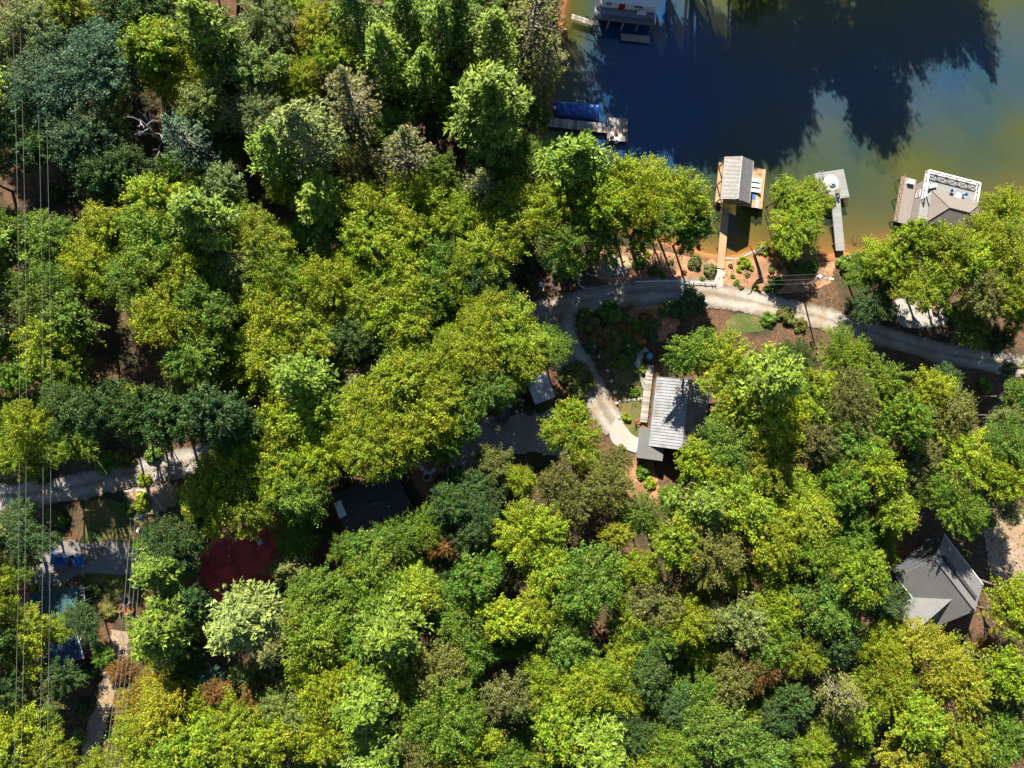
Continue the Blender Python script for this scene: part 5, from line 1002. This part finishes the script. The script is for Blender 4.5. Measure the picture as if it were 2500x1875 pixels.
def label_all(items):
    """rank look-alikes on the same side of the same landmark by distance, so that each label points to one"""
    groups = {}
    for i, it in enumerate(items):
        key, d = tree_info(it[0], it[1], it[4], it[3]); groups.setdefault(key, []).append((d, i))
    out = {}
    for key, l in groups.items():
        for r, (d, i) in enumerate(sorted(l)): out[i] = '%s %s, %s %s %s' % (key[0], key[1], ORD[r], key[2], key[3]) if len(l) > 1 else '%s %s %s %s' % (key[0], key[1], key[2], key[3])
    return out
TR = random.Random(5)
LB = label_all(TREES)
NAMES = {'U': 'understory_tree', 'B': 'broadleaf_tree', 'P': 'pine_tree', 'H': 'hemlock_tree'}
def jit(c, k=.12): v = TR.uniform(1 - k, 1 + k); return (c[0] * v * TR.uniform(.94, 1.06), c[1] * v, c[2] * v * TR.uniform(.8, 1.2), 1)
for i, (px, py, r, kind, col, hf) in enumerate(TREES):
    var = TR.choice({'B': BROAD, 'U': BROAD, 'P': PINE, 'H': HEML}[kind]); R0, zc0 = {'B': (6.6, 12.5), 'U': (6.6, 12.5), 'P': (5.0, 14.5), 'H': (5.0, 11.5)}[kind]
    z = 4.0
    for _ in range(4):
        rm = r / F * (CAM_Z - z - zc0 * .9); s = rm / R0; hs = hf * (.55 * s + .5) * (.72 if kind == 'U' else 1) if kind in 'BU' else hf * (.6 * s + .45); zc = zc0 * hs
        p = P(px, py, z + zc); z = max(H(p.x, p.y), .1)
    t = thing(NAMES[kind], LB[i], 'tree', (p.x, p.y, z), TR.random() * 6.28, {'B': 'broadleaf trees of the lakeside forest', 'U': 'small trees between the big crowns', 'P': 'pines of the lakeside forest', 'H': 'hemlocks of the lakeside forest'}[kind])
    ux = TR.uniform(.88, 1.14); t.scale = (s * ux, s / ux, hs); t.rotation_euler.x, t.rotation_euler.y = TR.uniform(-.06, .06), TR.uniform(-.06, .06)
    inst('trunk', var[1], t); cr_ = inst('crown', var[0], t); cr_.color = jit(COLS[col])
    if kind not in 'BU': inst('branches', var[2], t)['kind'] = 'stuff'
# trees on the far bank, just beyond the top of the picture: they shade the cove
FB = []
for px, py, s in [(1480, -260, 1.5), (1560, -300, 1.6), (1640, -265, 1.6), (1720, -300, 1.6), (1800, -265, 1.3), (1880, -285, 1.1), (1960, -260, 1.15), (2000, -270, 1.5), (2080, -280, 1.0), (2150, -300, 1.05), (2230, -300, .95), (2300, -290, 1.2), (1430, -200, 1.4), (1255, -120, 1.15), (1300, -150, 1.3), (1290, -60, 1.1), (1600, -400, 2.0), (1750, -410, 1.75), (1900, -400, 1.4), (2060, -400, 1.4), (2200, -400, 1.3), (1520, -230, 1.5), (1680, -220, 1.4), (1740, -215, 1.3)]:
    kind = TR.choice(['B', 'B', 'B', 'P']); FB.append((px, py, 80, kind, TR.choice(['g', 'dg', 'yg']), s * (1.25 if kind == 'B' else .95)))
LB2 = label_all(FB)
for i, (px, py, r, kind, col, s) in enumerate(FB):
    var = TR.choice({'B': BROAD, 'P': PINE}[kind]); p = G(px, py)
    t = thing(NAMES[kind], 'far bank ' + LB2[i], 'tree', p, TR.random() * 6, 'trees on the far bank'); t.scale = (s * .85, s * .85, s * 1.08)
    inst('trunk', var[1], t); inst('crown', var[0], t).color = jit(COLS[col])
    if kind not in 'BU': inst('branches', var[2], t)['kind'] = 'stuff'
# dead tree
g = G(452, 396); top = P(340, 290, g.z + 15) - g; k = min(1, 5.0 / Vector((top.x, top.y)).length); top = Vector((top.x * k, top.y * k, 15))
t = thing('dead_tree', 'bare grey dead tree leaning out of the upper left forest', 'tree', g)
MB().tube([(0, 0, -.5), top * .35, top * .7, top], [.26, .2, .13, .04], 8).build('trunk', M_DEADW, t, True)
rs = random.Random(8)
def limb(m, a, d, L, r, depth):
    b = a + d * L; mid = a.lerp(b, .5) + Vector((rs.uniform(-.1, .1), rs.uniform(-.1, .1), rs.uniform(-.05, .1))) * L
    m.tube([a, mid, b], [r, r * .75, r * .4], 5)
    if depth: 
        for _ in range(3): q = a.lerp(b, rs.uniform(.4, 1)); limb(m, q, (d + Vector((rs.uniform(-1, 1), rs.uniform(-1, 1), rs.uniform(-.3, .5))) * .8).normalized(), L * rs.uniform(.4, .65), r * .5, depth - 1)
for i in range(11):
    u = .42 + .055 * i; m = MB(); a_ = i * 2.4; limb(m, top * u, Vector((math.cos(a_), math.sin(a_), .35)).normalized() + top.normalized() * .25, 3.6 * (1.35 - u), .075, 2); m.build('limb', M_DEADW, t)
# fallen branches in the shallows
t = thing('fallen_branch', 'sunken bare branches in the orange shallows by the grey walkway', 'branch', P(2085, 596, -.1)); 
for i in range(5): m = MB(); limb(m, Vector((0, 0, 0)), Vector((math.cos(i * .5 + .2), math.sin(i * .5 + .2) * .8, .12)).normalized(), 1.7, .045, 1); m.build('limb', M_DKWOOD, t)
# leaning bare trunk on the clay
g = G(1862, 690); q1, q2, q3 = [P(x, y, z) - g for x, y, z in ((1852, 655, 2.6), (1842, 625, 5.0), (1862, 600, 6.6))]
t = thing('leaning_trunk', 'dark leaning bare trunk crossing the clay bank', 'tree', g); MB().tube([(0, 0, -.3), q1, q2, q3], [.36, .30, .26, .2], 9).build('trunk', M_BARK, t, True)
for s in (1, -1): MB().tube([q2, q2 + Vector((s * .8, .5, 1.2)), q2 + Vector((s * 1.9, 1.4, 2.3))], [.13, .1, .04], 6).build('limb', M_BARK, t)
# shrubs
SHR = [(1410, 928, 56, 'ol'), (1494, 763, 38, 'g'), (1690, 735, 46, 'dg'), (1655, 755, 36, 'dg'), (1530, 1020, 16, 'yg'), (1575, 905, 18, 'yl'), (1550, 955, 18, 'g'), (1865, 605, 24, 'yg'), (1945, 640, 40, 'ol'), (1985, 650, 30, 'g'), (1900, 690, 26, 'dg'), (1920, 770, 30, 'ol'), (1955, 790, 26, 'ol'), (1880, 780, 26, 'g'), (2080, 650, 40, 'g'), (2120, 655, 40, 'g'), (1700, 640, 26, 'ol'), (1735, 660, 24, 'ol'), (1820, 640, 22, 'yg'), (1800, 690, 12, 'g'),
       (1440, 790, 34, 'ol'), (1470, 820, 34, 'rust'), (1505, 830, 30, 'ol'), (1540, 850, 34, 'dg'), (1480, 860, 22, 'ol'), (1520, 880, 26, 'g'), (1430, 770, 24, 'g'), (1560, 830, 26, 'rust'), (345, 1225, 26, 'yl'), (315, 1245, 18, 'g'), (450, 1215, 26, 'g'), (330, 1330, 16, 'yl'), (225, 1442, 22, 'dg'), (150, 1442, 16, 'yg'), (205, 1470, 18, 'g'), (84, 1440, 14, 'yg'), (265, 1500, 20, 'ol'), (1290, 1000, 18, 'dg'), (1320, 995, 18, 'dg'), (1370, 990, 22, 'g'), (1570, 1150, 24, 'g'), (1590, 1180, 20, 'yg'), (1520, 1095, 14, 'ol'),
       (1250, 700, 30, 'dg'), (1215, 720, 34, 'dg'), (1290, 690, 26, 'dg'), (1420, 640, 26, 'dg'), (1450, 625, 22, 'yg'), (1560, 640, 22, 'g'), (1600, 660, 20, 'ol'), (2440, 1220, 24, 'pg'), (2420, 1270, 26, 'ol'), (2470, 900, 24, 'dg'), (2410, 940, 26, 'g'), (2330, 760, 28, 'g'), (2360, 740, 30, 'ol'), (2170, 770, 30, 'dg'), (2150, 730, 30, 'dg'), (640, 1400, 30, 'ol'), (720, 1340, 30, 'ol'), (690, 1300, 26, 'g'), (520, 1480, 22, 'dg'), (1000, 1220, 26, 'dg'), (1080, 1180, 26, 'dg'), (1100, 1200, 30, 'dg'), (770, 1200, 26, 'dg'), (800, 1300, 26, 'dg'), (760, 1270, 26, 'g'), (280, 1640, 22, 'g'), (300, 1700, 26, 'ol'), (215, 1640, 24, 'dg'), (200, 1730, 24, 'dg'), (190, 1800, 24, 'g'), (350, 1170, 20, 'yg'), (250, 1130, 34, 'g'), (300, 1120, 30, 'ol'), (370, 1110, 26, 'g'), (100, 1160, 26, 'dg'), (50, 1250, 30, 'ol'), (130, 1270, 30, 'g'),
       (250, 470, 26, 'pg'), (130, 470, 26, 'dg'), (180, 420, 26, 'dg'), (420, 470, 40, 'ol'), (360, 430, 34, 'dg'), (500, 440, 30, 'ol'), (1130, 790, 30, 'dg'), (1090, 800, 30, 'dg'), (1000, 900, 24, 'dg'), (1300, 640, 24, 'dg'), (1370, 660, 26, 'dg'), (1330, 640, 26, 'dg'), (1435, 800, 20, 'ol'), (1455, 830, 20, 'g'), (1490, 800, 22, 'ol'), (1515, 800, 20, 'rust'), (1530, 780, 22, 'ol'), (1550, 790, 24, 'g'), (1575, 800, 22, 'ol'), (1590, 820, 24, 'dg'), (1500, 850, 20, 'g'), (1530, 820, 22, 'ol'), (1580, 770, 22, 'rust'), (1600, 790, 22, 'ol'), (1620, 760, 20, 'g'), (1440, 850, 16, 'dg'), (1490, 890, 14, 'ol'), (1400, 960, 18, 'ol'), (1785, 650, 9, 'ol'), (1805, 660, 10, 'yg'), (1825, 672, 9, 'ol'), (1790, 675, 8, 'g'), (1835, 655, 10, 'yg'), (1885, 660, 12, 'ol'), (1905, 650, 12, 'rust'), (1640, 640, 10, 'ol'), (1620, 672, 11, 'g'), (1670, 665, 10, 'rust'), (1580, 620, 12, 'yg'), (1715, 680, 10, 'g'), (1845, 700, 12, 'yl'), (1810, 702, 10, 'ol'), (1875, 705, 14, 'dg')]
LB3 = label_all([(a, b, r, 'S', c) for a, b, r, c in SHR])
for i, (px, py, r, col) in enumerate(SHR):
    var = TR.choice(BUSH); g = G(px, py, r / 28); s = r / 14.6 / 1.25
    t = thing('shrub', LB3[i], 'shrub', g, TR.random() * 6, 'shrubs'); t.scale = (s, s, s * .9)
    inst('stem', var[1], t); inst('foliage', var[0], t).color = jit(COLS[col])
inst('foliage', BUSH[0][0], POTTED, (0, 0, .4), 0, .35).color = (*COLS['g'], 1)
# ground cover: low weeds and fallen leaves
def cover(name, label, n, seed, size, m, ok, lift, attrs=False, flat=.5):
    rs = np.random.RandomState(seed); xy = np.column_stack([rs.uniform(-100, 120, n), rs.uniform(-75, 90, n)]); d = sdist(xy); xy = xy[d > 1.2]
    if ok is not None: xy = xy[ok(xy)]
    z = hts(xy) + lift * rs.rand(len(xy)); C = np.column_stack([xy, z + .05])
    V, Q = quads(C, np.array([0, 0, 1.0]) + rs.randn(len(C), 3) * flat, rs.uniform(.6, 1.3, len(C)) * size, rs, .6)
    o = bpy.data.objects.new(name, np_mesh(name, V, Q, m, {'tint': rs.rand(len(C)), 'turn': rs.rand(len(C))} if attrs else None)); COL.objects.link(o); o.color = (.06, .085, .02, 1); return tag(o, label, kind='stuff')
clump = lambda xy: (np.sin(xy[:, 0] * .21) + np.sin(xy[:, 1] * .27 + xy[:, 0] * .13) + np.sin(xy[:, 0] * .07 - xy[:, 1] * .05)) > .55
ROADP = np.array([G(x, y)[:2] for x, y in crom([(-200, 1225), (80, 1205), (300, 1160), (500, 1118), (760, 985), (1040, 850), (1260, 775), (1450, 730), (1660, 708), (1860, 742), (2060, 790), (2350, 872), (2560, 905)], 8)])
OPEN = [(G(x, y)[:2], r / 14.0) for x, y, r in ((270, 1270, 75), (250, 1365, 90), (140, 1380, 90), (300, 1400, 60), (1270, 1060, 100), (1150, 1100, 60), (1400, 880, 55), (1350, 810, 50), (1460, 960, 45), (1530, 1060, 50), (2250, 755, 70), (1035, 1165, 60), (390, 1215, 50), (1500, 645, 40))]
def off_road(xy):
    ok = np.ones(len(xy), bool)
    for s in range(0, len(xy), 20000): ok[s:s + 20000] = (((xy[s:s + 20000, None] - ROADP[None]) ** 2).sum(2).min(1) > 3.0 ** 2)
    for c, r in OPEN: ok &= ((xy - np.array(c)) ** 2).sum(1) > r * r
    return ok
cover('ground_cover', 'low green weeds and ferns on the forest floor', 60000, 3, .34, M_LEAF, lambda xy: clump(xy) & off_road(xy), .35, True)
cover('leaf_litter', 'scattered fallen leaves on the forest floor', 46000, 4, .20, M_LITTER, lambda xy: off_road(xy) | (np.random.RandomState(9).rand(len(xy)) < .35), .12, False, .2)
